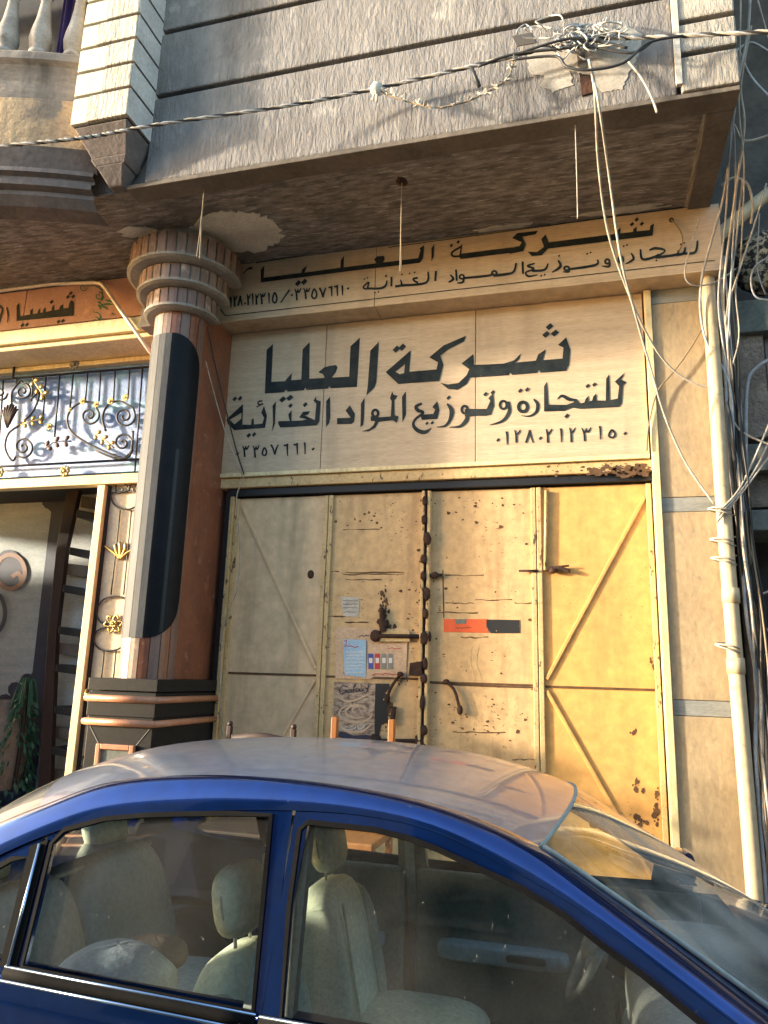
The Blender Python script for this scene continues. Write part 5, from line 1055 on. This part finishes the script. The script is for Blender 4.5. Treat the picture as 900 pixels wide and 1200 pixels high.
        MB().tube([(wx+.335*math.cos(math.pi*i/14), YCAR+(-.852 if side == 0 else .852), .31+.335*math.sin(math.pi*i/14)) for i in range(15)], .02, 6).build('wheel_arch', 'rubber', car, smooth=True)
    fix(MB().blob((1.47, YCAR-.58, .62), (.12, .16, .07), 2.6, 14, 8)).build('headlight', 'lamp_lens', car, smooth=True)
    fix(MB().blob((-2.66, YCAR-.64, .80), (.07, .13, .09), 3, 14, 8)).build('tail_light', 'tail_lens', car, smooth=True)
# seats
rot = Matrix.Rotation(-.22, 3, 'Y')
for vy in (-.40, .40):
    st = thing('car_seat', None, None, (0, 0, 0)); bpy.data.objects.remove(st)
    y = YCAR+vy
    sb = MB().blob((-.98, y, .62), (.10, .235, .31), 3.4, 22, 16, rot=rot).build('front_seat', 'seat_fabric', car, smooth=True)
    MB().blob((-.66, y, .42), (.27, .24, .09), 3.2, 20, 10).build('cushion', 'seat_fabric', sb, smooth=True)
    MB().blob((-1.045, y, 1.055), (.055, .13, .10), 3., 18, 12, rot=rot).build('headrest', 'seat_fabric', sb, smooth=True)
    for s_ in (-1, 1):
        MB().blob((-.955, y+s_*.205, .60), (.095, .045, .27), 3, 16, 12, rot=rot).build('bolster', 'bolster_fabric', sb, smooth=True)
        MB().tube(smooth_path([Vector((-.98, y, .62))+rot @ Vector((.104, s_*.135, dz)) for dz in (-.22, -.1, .05, .17, .24)], 5), .005, 5).build('seam', 'bolster_fabric', sb, smooth=True)
        MB().tube(smooth_path([Vector((-.98, y, .62))+rot @ Vector((-.104, s_*.15, dz)) for dz in (-.22, -.1, .05, .17, .24)], 5), .005, 5).build('seam', 'bolster_fabric', sb, smooth=True)
    MB().blob((-1.055, y, .60), (.035, .2, .2), 4, 18, 10, rot=rot).build('back_pocket', 'bolster_fabric', sb, smooth=True)
    MB().tube([Vector((-1.045, y, 1.055))+rot @ Vector((.0, .131*math.cos(i*.2618), .101*math.sin(i*.2618))) for i in range(24)], .004, 5, True).build('piping', 'bolster_fabric', sb, smooth=True)
    for s_ in (-.05, .05): MB().tube([(-1.03, y+s_, .93), (-1.04, y+s_, 1.02)], .006, 6).build('headrest_post', 'rim', sb, smooth=True)
rot2 = Matrix.Rotation(-.38, 3, 'Y')
rs = MB().blob((-1.93, YCAR-.30, .70), (.10, .35, .30), 3.2, 22, 14, rot=rot2).blob((-1.93, YCAR+.36, .70), (.10, .30, .30), 3.2, 22, 14, rot=rot2).build('rear_seat', 'rear_fabric', car, smooth=True)
MB().blob((-1.60, YCAR, .44), (.30, .66, .10), 3.4, 24, 10).build('cushion', 'rear_fabric', rs, smooth=True)
for vy in (-.36, .36): MB().blob((-2.06, YCAR+vy, 1.045), (.05, .13, .085), 3, 16, 10, rot=rot2).build('headrest', 'seat_fabric', rs, smooth=True)
MB().box(-2.3, -1.98, YCAR-.62, YCAR+.62, .93, .95).build('parcel_shelf', 'trim_light', car, bevel=.01)
# dashboard and wheel
g = MB().blob((.34, YCAR, .74), (.26, .70, .15), 3.4, 28, 12); da = g.build('dashboard', 'dash_grey', car, smooth=True)
MB().blob((.10, YCAR+.02, .60), (.06, .15, .17), 4, 16, 10, rot=Matrix.Rotation(.35, 3, 'Y')).build('centre_console', 'trim_light', da, smooth=True)
for z, y_ in ((.70, -.08), (.70, .10)): MB().tube([(.055+.0, YCAR+y_+.03*math.cos(i*.63), z+.03*math.sin(i*.63)) for i in range(10)], .008, 6, True).build('air_vent', 'rubber', da, smooth=True)
for i in range(3):
    for j in range(3): MB().box(.015, .03, YCAR-.09+j*.06, YCAR-.05+j*.06, .58-.04*i, .605-.04*i).build('button', 'rubber', da)
ax = Vector((-.88, 0, .47)).normalized(); c = Vector((-.02, YCAR+.37, .79)); e1 = Vector((0, 1, 0)); e2 = ax.cross(e1)
swh = MB().tube([c+e1*.185*math.cos(i*.262)+e2*.185*math.sin(i*.262) for i in range(24)], .015, 8, True).build('steering_wheel', 'wheel_grey', car, smooth=True)
g = MB().blob(c-ax*.01, (.05, .07, .05), 2.6, 12, 8)
for a in (0.2, 2.9, 4.7): g.tube([c, c+e1*.18*math.cos(a)+e2*.18*math.sin(a)], .014, 6)
g.build('hub', 'wheel_grey', swh, smooth=True); MB().tube([c, c-ax*.3], .03, 8).build('steering_column', 'trim_dark', swh, smooth=True)
MB().blob((-.0, YCAR+.0, 1.30), (.02, .11, .03), 3, 12, 8).build('rear_view_mirror', 'rubber', car, smooth=True)
bdl = MB().blob((-1.42, YCAR-.45, .775), (.185, .18, .12), 2.5, 20, 12, noise=.03); tag(bdl.build('cloth_bundle', 'shirt', smooth=True, sub=1), 'pale blue grey cloth bundle on the rear seat of the blue car', 'cloth')
bg_ = MB().blob((-1.36, YCAR-.34, .845), (.115, .09, .05), 2.3, 16, 10, noise=.05); tag(bg_.build('brown_bag', 'brown_bag', smooth=True, sub=1), 'rounded brown bag lying on the cloth bundle in the car', 'bag')
